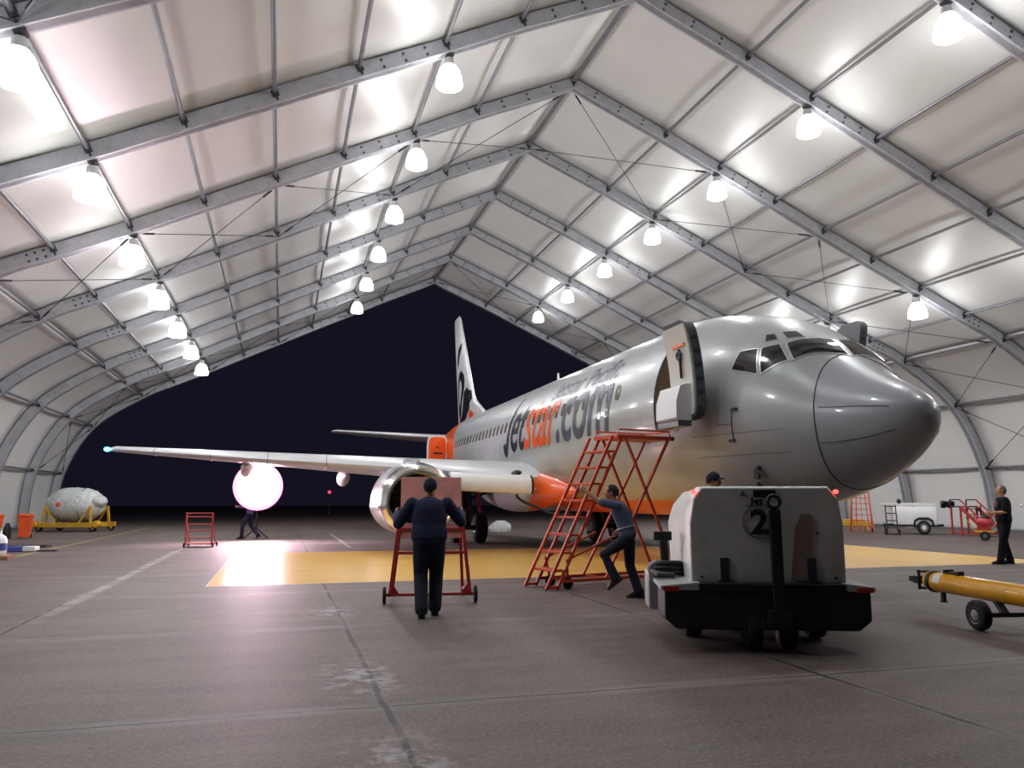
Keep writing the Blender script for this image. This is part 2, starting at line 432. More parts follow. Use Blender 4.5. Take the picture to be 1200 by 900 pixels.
# ------------------------------------------------------------------ the airliner
n = NT('silver livery')
pd = n.attr('paint_dist')
f = n.noise(1.2, 5, .6)
silver = n.mix(n.ramp(f, .3, .7), lin((164,168,170)), lin((176,179,181)))
msk = n.ramp(pd, -.012, .012)
n.set(color=n.mix(msk, silver, lin((234,92,20))), metal=n.math('MULTIPLY', n.math('SUBTRACT', 1.0, msk), .12), rough=.33, coat=.35)
n.b.inputs['Coat Roughness'].default_value = .08
M['livery'] = n.m
M['silver'] = mat('silver paint', (186,188,192), .3, .25, .05, 2, coat=.4)
M['radome'] = mat('grey radome paint', (166,170,176), .34, .1, .03, 1.5, coat=.35)
M['wing'] = mat('pale grey wing paint', (206,208,210), .34, .1, .04, 1, coat=.2)
M['orange'] = mat('orange livery paint', (234,92,20), .32, 0, .06, 2, coat=.4)
M['seam'] = mat('dark panel seam', (70,72,76), .6, .2, .1, 6)
M['glass_dark'] = mat('dark window glass', (30,30,34), .08, 0, .1, 3, spec=.8)
M['glass_cabin'] = mat('cabin window pane', (98,95,88), .2, 0, .2, 2, spec=.5)
M['frame_silver'] = mat('silver window frame', (200,202,204), .3, .5, .05, 4)
M['liner'] = mat('grey white door liner', (214,212,206), .5, 0, .04, 2)
M['tan'] = mat('tan cabin liner', (150,130,104), .6, 0, .1, 4)
M['ink_dark'] = mat('dark navy livery ink', (24,24,34), .35, 0, .1, 4, coat=.3)
M['ink_grey'] = mat('slate grey livery ink', (74,80,100), .35, 0, .08, 4, coat=.3)
M['interior'] = mat('dim cabin interior', (44,40,36), .8, 0, .2, 4)
NX, NY = 8.96, 9.0
jet = empty('passenger_jet', 'silver twin engine airliner with an orange belly parked nose out in the hangar', 'airplane', (NX, NY, 0))

def th_of(s, z, side=1):
    zc, nn = fZ(s), fN(s)
    if z >= zc: t = math.acos(min(1, max(0, (z-zc)/(fT(s)-zc))**(nn/2)))
    else: t = PI-math.acos(min(1, max(0, (zc-z)/(zc-fB(s)))))
    return t*side
def surf(s, th, off=0.0):
    p = Vector(ring(s, th))
    a = Vector(ring(s+.02, th))-Vector(ring(s-.02, th)); b = Vector(ring(s, th+.01))-Vector(ring(s, th-.01))
    nn = a.cross(b)
    if nn.length < 1e-9: return p
    nn.normalize()
    if nn.dot(p-Vector((0, s, fZ(s)))) < 0: nn = -nn
    return p+nn*off
def skin(s, z, off=.006): return surf(s, th_of(s, z), off)

zline = pchip([1.9,3,5,10.6,12.2,13.2,14.4,16,19,21,24,36], [.9,1.36,1.47,1.5,1.72,1.95,2.5,2.6,2.3,2.0,2.0,3.0])
def paint(p):
    s, z = p[1], p[2]
    b = zline(s)-z
    if z < 1.9: b = min(b, 12.6+(1.9-z)*2-s)
    return max(b, (s-(24.6+max(0, z-3.8)*1.6))*.6)
D0, D1, DZ0, DZ1 = 4.40, 5.04, 2.84, 4.56
ST = [1.48, 1.55, 1.63, 1.75, 1.88, 2.0, 2.15, 2.3, 2.45, 2.6, 2.8, 3, 3.25, 3.5, 3.75, 4.0, 4.2, D0, 4.6, 4.85, D1, 5.3, 5.6, 5.9, 6.2]
ST += [6.2+.4*k for k in range(1, 40)]; ST += [22+.35*k for k in range(1, 39)]; ST += [35.6, 35.85, 36.0]
ST = sorted(set(round(a, 3) for a in ST)); NTH = 120
RAD_S = lambda z: 1.36+.27*(z-2.72)**2
# radome: from the tip to a seam that leans back at top and bottom
mb = MB(); rs = [.1501, .156, .165, .18, .2, .23, .27, .32, .39, .47, .57, .68, .8, .92, 1.04, 1.16, 1.28, 1.4]
def seam_ring(t):
    out = []
    for j in range(NTH):
        th = 2*PI*j/NTH
        if t <= 1.0: s = t
        else:
            s = 1.2
            for _ in range(6): s = RAD_S(ring(s, th)[2])
            s = 1.0+(s-1.0)*(t-1.0)
        out.append(Vector(ring(s, th)))
    return out
rings = [seam_ring(t) for t in rs if t <= 1.0]+[seam_ring(t) for t in (1.25, 1.5, 1.75, 2.0)]
mb.loft(rings, cap=False); mb.f.append(tuple(range(NTH)))
mb.build('radome', M['radome'], jet, angle=60)
mb = MB(); mb.path([p+(p-Vector((0, 1.4, 2.72))).normalized()*.002 for p in seam_ring(2.0)]+[seam_ring(2.0)[0]], .010, 6, cap=False); mb.build('radome_seam', M['seam'], jet)
for sd in (1, -1):
    for (sa, ta), (sb, tb) in (((1.317, 1.391), (.43, 1.25)), ((1.344, 1.994), (.41, 2.1))):
        mb = MB(); mb.path([surf(sa+(sb-sa)*k/14, (ta+(tb-ta)*k/14)*sd, .003) for k in range(15)], .006, 6); mb.build('lightning_strip', M['seam'], jet)
# fuselage tube
first = seam_ring(2.0); rr = [first]
for s in ST:
    if s > 1.7: rr.append([Vector(ring(s, 2*PI*j/NTH)) for j in range(NTH)])
    else:
        r0 = []
        for j in range(NTH):
            q = Vector(ring(s, 2*PI*j/NTH)); r0.append(q if q.y > first[j].y+.01 else Vector(ring(first[j].y+.01+(s-1.4)*.05, 2*PI*j/NTH)))
        rr.append(r0)
# keep stations in order where the seam leans back
for j in range(NTH):
    for i in range(1, len(rr)):
        if rr[i][j].y <= rr[i-1][j].y+.004:
            rr[i][j] = Vector(ring(rr[i-1][j].y+.006, 2*PI*j/NTH))
mb = MB(); mb.loft(rr, cap=False)
keep = []
for q in mb.f:
    c = sum((Vector(mb.v[i]) for i in q), Vector())/len(q)
    if D0 < c.y < D1 and DZ0 < c.z < DZ1 and c.x < 0: continue
    keep.append(q)
mb.f = keep; mb.f.append(tuple((len(rr)-1)*NTH+j for j in range(NTH)))
fus = mb.build('fuselage', M['livery'], jet, angle=50)
at_ = fus.data.attributes.new('paint_dist', 'FLOAT', 'POINT')
at_.data.foreach_set('value', [paint(v.co) for v in fus.data.vertices])
# doorway lining
mb = MB(); zs = [DZ0+(DZ1-DZ0)*k/10 for k in range(11)]
for s in (D0-.02, D1+.02):
    mb.loft([[skin(s, z, -.005), skin(s, z, -.005)+Vector((.7, 0, 0)), skin(s, z, -.005)+Vector((.7, .02, 0)), skin(s, z, -.005)+Vector((0, .02, 0))] for z in zs])
mb.box((-.95, (D0+D1)/2, (DZ0+DZ1)/2), (.04, 1.1, 2.1))
mb.box((-1.4, (D0+D1)/2, DZ0-.03), (.9, .9, .04))
mb.build('doorway', M['tan'], jet, smooth=False)
mb = MB(); out = [skin(D0-.03, z, .006) for z in zs]+[skin(D1+.03, z, .006) for z in reversed(zs)]
mb.path(out+[out[0]], .022, 6, cap=False); mb.build('doorway_rim', M['seam'], jet)

# windshield panes: corner list in (station, ring angle), bottom-left, bottom-right, top-right, top-left
def pane(name, c, m, off, grow=0.0, thick=.012, label=None, nu=8, nv=6):
    cx = sum(a for a, b in c)/4; cy = sum(b for a, b in c)/4
    q = [(cx+(a-cx)*(1+grow), cy+(b-cy)*(1+grow)) for a, b in c]
    top = []; low = []
    for j in range(nv+1):
        for i in range(nu+1):
            u, v = i/nu, j/nv
            s = (q[0][0]*(1-u)+q[1][0]*u)*(1-v)+(q[3][0]*(1-u)+q[2][0]*u)*v
            t = (q[0][1]*(1-u)+q[1][1]*u)*(1-v)+(q[3][1]*(1-u)+q[2][1]*u)*v
            top.append(surf(s, t, off)); low.append(surf(s, t, off-thick))
    w = nu+1; N = len(top); fs = []
    for j in range(nv):
        for i in range(nu):
            a = j*w+i; fs.append((a, a+1, a+w+1, a+w)); fs.append((N+a, N+a+w, N+a+w+1, N+a+1))
    rim = [i for i in range(w)]+[j*w+nu for j in range(1, nv+1)]+[nv*w+i for i in range(nu-1, -1, -1)]+[j*w for j in range(nv-1, 0, -1)]
    for k in range(len(rim)):
        a, b = rim[k], rim[(k+1) % len(rim)]; fs.append((a, b, N+b, N+a))
    mb = MB(); mb.raw(top+low, fs); o = mb.build(name, m, jet, angle=30)
    if label: o['label'] = label
    return o
WS = {'ws1': [(1.946,.757),(1.70,.035),(2.08,.03),(2.262,.568)], 'ws2': [(2.308,1.131),(2.009,.812),(2.334,.634),(2.537,.795)],
      'ws3': [(2.89,1.171),(2.375,1.150),(2.60,.825),(2.88,.935)], 'eye1': [(2.602,.67),(2.47,.562),(2.608,.505),(2.70,.58)], 'eye2': [(2.398,.461),(2.282,.293),(2.471,.274),(2.562,.416)]}
for sd in (1, -1):
    for k, v in WS.items():
        c = [(a, b*sd) for a, b in v]
        pane('window_frame', c, M['frame_silver'], .010, .10 if k[0] == 'w' else .16, .02)
        pane('cockpit_window', c, M['glass_dark'], .017, -.02 if k[0] == 'w' else 0, .006)
mb = MB(); mb.path([surf(1.86, .33, .03), surf(1.9, .42, .035), surf(1.93, .6, .03)], .008, 6); mb.build('wiper', M['black'], jet)
mb = MB(); mb.path([surf(1.75, .05, .02), surf(1.8, .22, .035), surf(1.86, .33, .03)], .01, 6); mb.build('wiper', M['black'], jet)

# cabin windows
s = 24.2
while s > 6.5:
    pts = []
    for k in range(14):
        a = 2*PI*k/14; c_, s_ = math.cos(a), math.sin(a)
        pts.append((s+.115*math.copysign(abs(c_)**.6, c_), 3.84+.175*math.copysign(abs(s_)**.6, s_)))
    mb = MB(); mb.loft([[skin(a, b, -.01) for a, b in pts], [skin(a, b, .012) for a, b in pts]]); mb.build('cabin_window', M['glass_cabin'], jet, smooth=False)
    s -= .508

# lettering on the starboard side (it reads from the tail towards the nose)
def width(t, **k):
    vs, _ = text_mesh(t, cut=0, **k); return max(v[0] for v in vs)
def capital_j(size, shear, cut, t, w, H):
    """heavy capital J with a short hook, cut into small quads"""
    n_ = 22; line = [(w-t/2, H-H*.80*k/n_) for k in range(n_+1)]
    R_ = (w-t)/2*1.0; cx = w-t/2-R_; cy = H*.20
    line += [(cx+R_*math.cos(a), cy+R_*1.5*math.sin(a)) for a in [-PI*.92*k/12 for k in range(1, 13)]]
    vs = []; fs = []
    for i, p in enumerate(line):
        a, b = Vector(line[max(i-1, 0)]), Vector(line[min(i+1, len(line)-1)]); d = (b-a).normalized(); nn = Vector((-d.y, d.x))
        for q in (-.5, 0, .5):
            v = Vector(p)+nn*t*q; vs.append((v.x+shear*v.y, v.y))
    for i in range(len(line)-1):
        for k in (0, 1): fs.append((i*3+k, i*3+k+1, i*3+k+4, i*3+k+3))
    return vs, fs
def logo_text(words, kw, t, w, cut):
    """list of (vertices, faces, material, label); the first word starts with J"""
    H = max(v[1] for v in text_mesh('E', cut=0, **kw)[0]); gap = t*.55; out = []; pre = ''
    for word, m, lab in words:
        if not pre and word[0] == 'J':
            jv, jf = capital_j(kw['size'], kw['shear'], cut, t, w, H); vs, fs = text_mesh(word[1:], cut=cut, **kw)
            vs = [(x+w+gap, y) for x, y in vs]; o_ = len(jv); out.append((jv+vs, jf+[[i+o_ for i in f_] for f_ in fs], m, lab)); pre = word[1:]
        else:
            st = width(pre+word, **kw)-width(word, **kw)+w+gap; vs, fs = text_mesh(word, cut=cut, **kw)
            out.append(([(x+st, y) for x, y in vs], fs, m, lab)); pre += word
    return out
big = logo_text((('Jet', 'ink_dark', 'dark navy lettering'), ('star', 'orange', 'orange lettering'), ('.com', 'ink_grey', 'slate grey lettering')), dict(size=1.92, shear=.22, offset=.024), .25, .62, .14)
full = max(v[0] for g_ in big for v in g_[0])
for vs, fs, m, lab in big:
    decal('lettering', vs, fs, lambda u, v: skin(16.15-u*8.9/full, 3.03+v*1.30, .011), M[m], jet, lab)
small = logo_text((('Jetstar Pacific', 'ink_grey', 'small slate grey lettering above the windows'),), dict(size=.74, shear=.2, offset=.008), .085, .25, .1)
full2 = max(v[0] for g_ in small for v in g_[0])
for vs, fs, m, lab in small:
    decal('lettering', vs, fs, lambda u, v: skin(11.9-u*4.7/full2, 4.27+v*.92, .009), M[m], jet, lab)

# small things on the nose
for s, z in ((2.76, 3.02), (2.92, 2.50)):
    mb = MB(); mb.box(skin(s, z, .01), (.03, .16, .05)); mb.build('access_latch', M['seam'], jet, smooth=False)
mb = MB(); mb.path([skin(2.80+.08*k/8, 3.02-.52*k/8, .004) for k in range(9)], .010, 6); mb.path([skin(2.83+.37*k/8, 2.78, .004) for k in range(9)], .006, 6); mb.build('panel_seam', M['seam'], jet)
mb = MB(); mb.path([skin(2.62, 2.03, 0), skin(2.62, 2.03, .10), skin(2.45, 1.95, .13)], [.05, .04, .015], 8); mb.build('pitot_probe', M['clamp'], jet)
mb = MB(); mb.box(skin(2.7, 2.0, .0), (.05, .14, .34)); mb.build('probe_plate', M['seam'], jet, smooth=False, bevel=.01)
mb = MB(); mb.path([skin(2.9, 1.78, .02), skin(2.75, 1.72, .1)], [.03, .02], 8); mb.build('drain_mast', M['black'], jet)
for z0 in (2.25, 2.62):
    mb = MB(); mb.path([skin(1.9+.25*k, z0, .002) for k in range(9)], .004, 5); mb.build('panel_seam', M['seam'], jet)
mb = MB(); mb.loft([[Vector((x*w, 16.0+a, z)) for x, a in ((-1, .0), (0, -.16+k*.1), (1, .0), (0, .18))] for k, w, z in ((0, .035, 5.34), (1, .02, 5.58), (2, .01, 5.78))]); mb.build('antenna', M['white'], jet)
M['door_edge'] = mat('grey door edge', (92,94,98), .5, .2, .2, 9)
# open forward service door, swung forward against the nose
def door(sa, sb, z0, z1, lat, sgn, name, lean=.9):
    N_ = 22; outer = []; inner = []
    def lt(z): return lat+lean*(1.93-abs(ring(4.7, th_of(4.7, min(z, 5.2)))[0]))
    rows = []
    for k in range(N_+1):
        z = z0+(z1-z0)*k/N_; e = min((z-z0), (z1-z))/.22; ins = 0 if e >= 1 else .16*(1-math.sqrt(max(0, 1-(1-e)**2)))
        a, b = sa+ins, sb-ins; L = lt(z)
        rows.append((z, a, b, L))
    mb = MB(); mb.loft([[Vector((sgn*(L-.17), a, z)), Vector((sgn*(L-.17), b, z)), Vector((sgn*L, b, z)), Vector((sgn*L, a, z))] for z, a, b, L in rows])
    d = mb.build(name, M['door_edge'], jet, angle=40)
    mb = MB(); mb.loft([[Vector((sgn*(L-.03), a+.035, z)), Vector((sgn*(L-.03), b-.035, z)), Vector((sgn*(L+.03), b-.05, z)), Vector((sgn*(L+.03), a+.05, z))] for z, a, b, L in rows[1:-1]])
    mb.build('door_liner', M['liner'], d, angle=40)
    for z, a, b, L in rows[3:-2:3]:
        mb = MB(); mb.box((sgn*(L-.085), a-.004, z), (.12, .02, .05)); mb.build('door_edge_fitting', M['steel'], d, smooth=False)
    zz = z0+.42*(z1-z0)
    return d, lt
dr, lt = door(3.0, 3.92, 2.88, 4.63, 2.13, -1, 'service_door', lean=.35)
mb = MB(); mb.loft([[Vector((-lt(z)-.01, 3.16, z)), Vector((-lt(z)-.01, 3.92, z)), Vector((-lt(z)-d_, 3.92, z)), Vector((-lt(z)-d_, 3.16, z))] for z, d_ in ((2.86, .26), (2.9, .31), (3.2, .31), (3.46, .22), (3.5, .10))]); mb.build('slide_pack', M['white'], dr, angle=30)
mb = MB(); mb.box((-lt(2.85)-.14, 3.55, 2.80), (.26, .76, .09)); mb.build('girt_bar', M['steel'], dr, smooth=False)
mb = MB(); mb.box((-lt(4.2)-.04, 3.38, 4.2), (.03, .44, .055)); o = mb.build('warning_strip', M['orange'], dr, smooth=False); o['label'] = 'orange warning strip'
mb = MB(); mb.path([Vector((-lt(4.1)-.05, 3.38, 4.14)), Vector((-lt(3.9)-.07, 3.36, 3.95)), Vector((-lt(3.7)-.06, 3.38, 3.62))], .025, 8); mb.torus((-lt(4)-.07, 3.38, 4.02), (1, 0, 0), .07, .018, 16, 6); mb.build('door_handle', M['dark'], dr)
mb = MB(); mb.path([skin(4.2, 3.9, -.02), skin(4.05, 3.9, .16), Vector((-lt(3.9)+.05, 3.75, 3.9))], .045, 8); mb.build('hinge_arm', M['steel'], dr)
dl, lt2 = door(3.92, 4.68, 3.0, 5.10, 2.16, 1, 'passenger_door', lean=.15)

# ---- wings
def airfoil(t, camber=.02, n=14):
    up = []; lo = []
    for k in range(n+1):
        x = .5*(1-math.cos(PI*k/n)); y = 5*t*(.2969*math.sqrt(x)-.126*x-.3516*x*x+.2843*x**3-.1015*x**4); c = camber*4*x*(1-x)
        up.append((x, c+y)); lo.append((x, c-y))
    return up+lo[-2:0:-1]
def surface(secs, name, m, parent, vertical=False):
    """secs: (span, leading edge station, height, chord, thickness, twist in degrees)"""
    mb = MB(); rings = []
    for sp, sl, z, ch, t, tw in secs:
        a = math.radians(tw); rg = []
        for x, y in airfoil(t, 0 if vertical else .02):
            if vertical: rg.append(Vector((y*ch, sl+x*ch, z)))
            else: rg.append(Vector((sp, sl+(x*math.cos(a)+y*math.sin(a))*ch, z+(y*math.cos(a)-x*math.sin(a))*ch)))
        rings.append(rg)
    mb.loft(rings); return mb.build(name, m, parent, angle=45)
for sg in (-1, 1):
    wg = surface([(sg*.8, 12.5, 2.05, 8.2, .125, 1.5), (sg*1.95, 13.05, 2.15, 7.5, .125, 1.5), (sg*4.9, 14.45, 2.40, 5.3, .125, 1), (sg*9.5, 16.65, 2.74, 3.5, .12, 0), (sg*14.2, 18.9, 3.09, 1.75, .11, -1), (sg*14.44, 19.25, 3.10, 1.2, .08, -1)], 'wing', M['wing'], jet)
    mb = MB(); mb.ball((sg*14.42, 19.12, 3.10), (.10, .2, .07)); mb.build('navigation_light', glow('green navigation light' if sg < 0 else 'red navigation light', (60, 190, 255) if sg < 0 else (255, 60, 50), 14), wg)
    for lat in (6.9, 10.1, 3.6):                                 # flap track fairings
        te = 14.45+(lat-4.9)*.478+5.3-(lat-4.9)*.39; z0 = 2.40+(lat-4.9)*.075
        mb = MB(); mb.lathe([(.02, -1.5), (.14, -1.2), (.2, -.6), (.21, 0), (.16, .7), (.05, 1.15), (.01, 1.2)], (sg*lat, te-.6, z0-.33), (0, 1, -.05), 16, 1, 1.35); mb.build('flap_track_fairing', M['offwhite'], wg)
    for k in range(1, 5):                                        # slat joints
        lat = 5.9+k*1.75; sl = 14.45+(lat-4.9)*.478; z = 2.40+(lat-4.9)*.0735; ch = 5.3-(lat-4.9)*.39
        pts = [Vector((sg*lat, sl+x*ch, z+y*ch*1.01)) for x, y in airfoil(.124)]
        sel = pts[5::-1]+pts[:-6:-1]
        mb = MB(); mb.path(sel, .009, 5); mb.build('slat_joint', M['seam'], wg)
    # drooped Krueger flap between engine and fuselage
    mb = MB(); rings = []
    for lat, s0, z in ((2.12, 12.55, 1.90), (4.25, 13.5, 2.02)):
        rings.append([Vector((sg*lat, s0+a, z+b)) for a, b in ((.30, .26), (.12, .28), (-.02, .20), (-.10, .04), (-.10, -.14), (-.02, -.25), (.06, -.27), (.10, -.20), (.06, -.02), (.14, .14), (.30, .20))])
    mb.loft(rings); kf = mb.build('krueger_flap', M['white'], wg, angle=40)
    mb = MB(); mb.prism([rings[0][k]+Vector((-sg*.02, 0, 0)) for k in (1, 3, 5, 7, 9)], (-sg*.05, 0, 0)); mb.build('flap_seal', M['black'], kf, smooth=False)
    for lat in (2.6, 3.6): 
        mb = MB(); mb.bar((sg*lat, 12.9+(lat-2.12)*.46, 2.0), (sg*lat, 13.7+(lat-2.12)*.46, 2.15), .05, .08); mb.build('flap_link', M['dark'], kf)
    mb = MB(); mb.ball((sg*2.3, 13.30, 2.24), (.19, .10, .11), 14, 8); mb.build('landing_light', M['glass_dark'], wg)
    # wing-root fairing
    mb = MB(); rings = []
    for k in range(49):
        s = 10.4+10.6*k/48; t = k/48; a = math.sin(PI*t)**.85+.02
        rings.append([Vector((sg*(1.50+.52*a*math.cos(q)), s, 1.70+.74*a*math.sin(q)*(1.15 if math.sin(q) > 0 else .8))) for q in [2*PI*j/36 for j in range(36)]])
    mb.loft(rings); fo = mb.build('wing_root_fairing', M['livery'], jet, angle=60)
    fo.data.attributes.new('paint_dist', 'FLOAT', 'POINT').data.foreach_set('value', [(12.6+(1.9-min(1.9, v.co.z))*2-v.co.y) if v.co.z < 1.9 else (14.8-v.co.y) for v in fo.data.vertices])
    # ---- engine
    ex, ez = sg*5.30, 1.43
    def ering(s, r, n=40):
        out = []
        for j in range(n):
            a = 2*PI*j/n; x, z = r*math.cos(a), r*math.sin(a)
            if z < 0: z *= .86; x *= 1.03
            out.append(Vector((ex+x, s, ez+z)))
        return out
    eng = MB(); eng.loft([ering(s, r) for s, r in ((12.98, 1.075), (13.3, 1.12), (13.9, 1.14), (14.6, 1.13), (15.3, 1.06), (16.0, .95), (16.5, .84))], cap=False)
    eng.loft([ering(s, r) for s, r in ((16.5, .84), (16.45, .76), (15.9, .72))], cap=True)
    e = eng.build('engine', M['silver'], jet, angle=50)
    mb = MB(); mb.loft([ering(s, r) for s, r in ((12.68, .82), (12.57, .87), (12.52, .925), (12.56, .98), (12.68, 1.03), (12.84, 1.06), (12.99, 1.076))], cap=False); mb.build('inlet_lip', M['chrome'], e, angle=60)
    mb = MB(); mb.loft([ering(s, r) for s, r in ((13.75, .80), (13.2, .78), (12.85, .79), (12.68, .82))], cap=False); mb.build('inlet_duct', M['wing'], e, angle=60)
    mb = MB(); mb.lathe([(.80, 0), (.80, .05)], (ex, 13.75, ez), (0, 1, 0), 36); mb.build('fan_case', M['black'], e)
    mb = MB()
    for k in range(30):
        a = 2*PI*k/30; d = Vector((math.cos(a), 0, math.sin(a))); t_ = Vector((-math.sin(a), 0, math.cos(a))); c = Vector((ex, 13.62, ez))
        mb.loft([[c+d*r+(t_*math.cos(w)+Vector((0, 1, 0))*math.sin(w))*h for h, w in ((-.07*q, tw), (-.02*q, tw+.3), (.07*q, tw), (.02*q, tw+.3))] for r, q, tw in ((.2, .7, .5), (.5, 1, .8), (.77, 1.2, 1.0))])
    mb.build('fan_blades', M['dark'], e)
    mb = MB(); mb.lathe([(.01, -.42), (.06, -.36), (.14, -.2), (.2, -.02), (.2, .1)], (ex, 13.6, ez), (0, 1, 0), 20); mb.build('spinner', M['clamp'], e)
    mb = MB(); mb.lathe([(.5, 0), (.42, .5), (.3, 1.0), (.1, 1.5)], (ex, 15.9, ez), (0, 1, 0), 20); mb.build('exhaust_cone', M['steel'], e)
    mb = MB(); mb.loft([[Vector((ex+a*w, s, z+b*h)) for a, b in ((-1, -1), (1, -1), (.7, 1), (-.7, 1))] for s, z, w, h in ((12.95, ez+1.08, .05, .04), (13.4, ez+1.13, .16, .10), (14.5, ez+1.10, .2, .16), (16.5, ez+.85, .2, .25), (18.2, 2.15, .08, .1))]); mb.build('pylon', M['silver'], e, angle=30)

# ---- tail
fin = surface([(0, 25.2, 5.25, 6.7, .03, 0), (0, 26.6, 5.75, 5.4, .05, 0), (0, 27.9, 6.25, 4.2, .08, 0), (0, 28.4, 6.6, 3.8, .09, 0), (0, 31.55, 11.1, 1.65, .09, 0), (0, 31.85, 11.35, 1.3, .06, 0)], 'tail_fin', M['wing'], jet, True)
# rudder trailing line moves from 32.0 m at the root to 33.2 m at the tip
LOGO = [
  ([(30.78, 9.65), (31.00, 9.31), (31.50, 8.88), (31.86, 8.37), (32.07, 8.82), (31.76, 9.38), (31.25, 9.59)], 'ink_dark', 'dark curved emblem stroke'),
  ([(30.86, 8.19), (30.17, 7.90), (29.89, 7.51), (29.96, 7.17), (30.21, 6.81), (30.69, 6.37), (30.99, 5.90), (31.39, 5.58), (31.64, 5.86), (31.67, 6.37), (31.79, 7.01), (31.77, 7.63), (31.46, 8.05)], 'ink_dark', 'dark teardrop loop emblem'),
  ([(29.95, 6.92), (29.61, 7.01), (29.31, 7.10), (29.05, 6.93), (28.67, 6.86), (28.54, 6.64), (28.37, 6.43), (28.69, 6.23), (28.73, 6.00), (29.31, 5.77), (29.73, 5.57), (30.43, 5.42), (31.06, 5.34), (31.44, 5.52), (30.98, 5.74), (30.54, 6.05), (30.11, 6.50)], 'ink_dark', 'dark jagged emblem'),
  ([(30.93, 7.71), (30.60, 7.46), (30.54, 7.13), (30.80, 6.73), (31.15, 6.27), (31.35, 6.64), (31.37, 7.21), (31.20, 7.60)], 'wing', 'pale teardrop in the emblem'),
  ([(29.05, 5.68), (28.89, 5.79), (28.68, 5.92), (28.43, 5.76), (28.03, 5.65), (28.18, 5.53), (28.22, 5.38), (28.71, 5.48), (29.17, 5.44), (29.00, 5.56)], 'orange', 'small orange star emblem'),
]
def on_fin(s, z):
    # half thickness of the fin at that point, starboard face
    P = [(5.25, 25.2, 6.7, .03), (5.75, 26.6, 5.4, .05), (6.25, 27.9, 4.2, .08), (6.6, 28.4, 3.8, .09), (11.1, 31.55, 1.65, .09)]
    for (za, la, ca, ta), (zb, lb, cb, tb) in zip(P[:-1], P[1:]):
        if za <= z <= zb or zb == 11.1:
            t = (z-za)/(zb-za); l, c, th = la+(lb-la)*t, ca+(cb-ca)*t, ta+(tb-ta)*t
            x = min(1, max(0.0, (s-l)/c)); return Vector((-5*th*c*(.2969*math.sqrt(x)-.126*x-.3516*x*x+.2843*x**3-.1015*x**4)-.012, s, z))
for poly, m, lab in LOGO:
    bm = bmesh.new(); vv = [bm.verts.new((a, b, 0)) for a, b in poly]; fc = bm.faces.new(vv)
    bmesh.ops.triangulate(bm, faces=[fc])
    for _ in range(3): bmesh.ops.subdivide_edges(bm, edges=[e_ for e_ in bm.edges if e_.calc_length() > .3], cuts=1, use_grid_fill=False); bmesh.ops.triangulate(bm, faces=bm.faces)
    bm.verts.index_update(); vs = [(v.co.x, v.co.y) for v in bm.verts]; fs = [[v.index for v in f_.verts] for f_ in bm.faces]; bm.free()
    decal('tail_emblem', vs, fs, (lambda a, b, m=m: on_fin(a, b)-Vector((.012 if m == 'wing' else 0, 0, 0))), M[m], fin, lab)
for sg in (-1, 1):
    surface([(sg*.3, 30.2, 4.55, 4.2, .09, 0), (sg*1.0, 30.6, 4.62, 3.9, .09, 0), (sg*6.25, 34.1, 5.14, 1.5, .085, 0), (sg*6.42, 34.4, 5.15, 1.1, .06, 0)], 'tailplane', M['wing'], jet)
mb = MB(); mb.lathe([(.14, 0), (.15, .12), (.11, .2)], (0, 35.95, 4.73), (0, 1, 0), 16); mb.build('exhaust_outlet', M['steel'], jet)
# aft service door standing open at right angles to the fuselage
mb = MB(); DS = 27.3
out = [(-1.60, 2.85), (-2.36, 2.85), (-2.46, 2.95), (-2.5, 3.4), (-2.5, 4.0), (-2.46, 4.28), (-2.38, 4.40), (-2.2, 4.44), (-1.8, 4.44), (-1.64, 4.40), (-1.56, 4.2), (-1.56, 3.0)]
mb.prism([Vector((x, DS, z)) for x, z in out], (0, .13, 0)); ad = mb.build('aft_door', M['white'], jet, smooth=False); ad['label'] = 'white edged door'
mb = MB(); cx, cz = -2.02, 3.64
mb.prism([Vector((cx+(x-cx)*.86, DS-.012, cz+(z-cz)*.94)) for x, z in out], (0, .02, 0)); mb.build('door_skin', M['orange'], ad, smooth=False)
mb = MB(); mb.box((-2.0, DS-.02, 3.62), (.42, .02, .07)); mb.box((-2.02, DS-.02, 3.9), (.12, .02, .05)); mb.build('door_marking', M['ink_dark'], ad, smooth=False)
mb = MB(); mb.bar((-1.5, DS+.05, 4.1), (-1.62, DS+.05, 4.1), .06, .06); mb.bar((-1.4, DS+.05, 3.2), (-1.62, DS+.05, 3.2), .06, .06); mb.build('hinge_arm', M['steel'], ad)

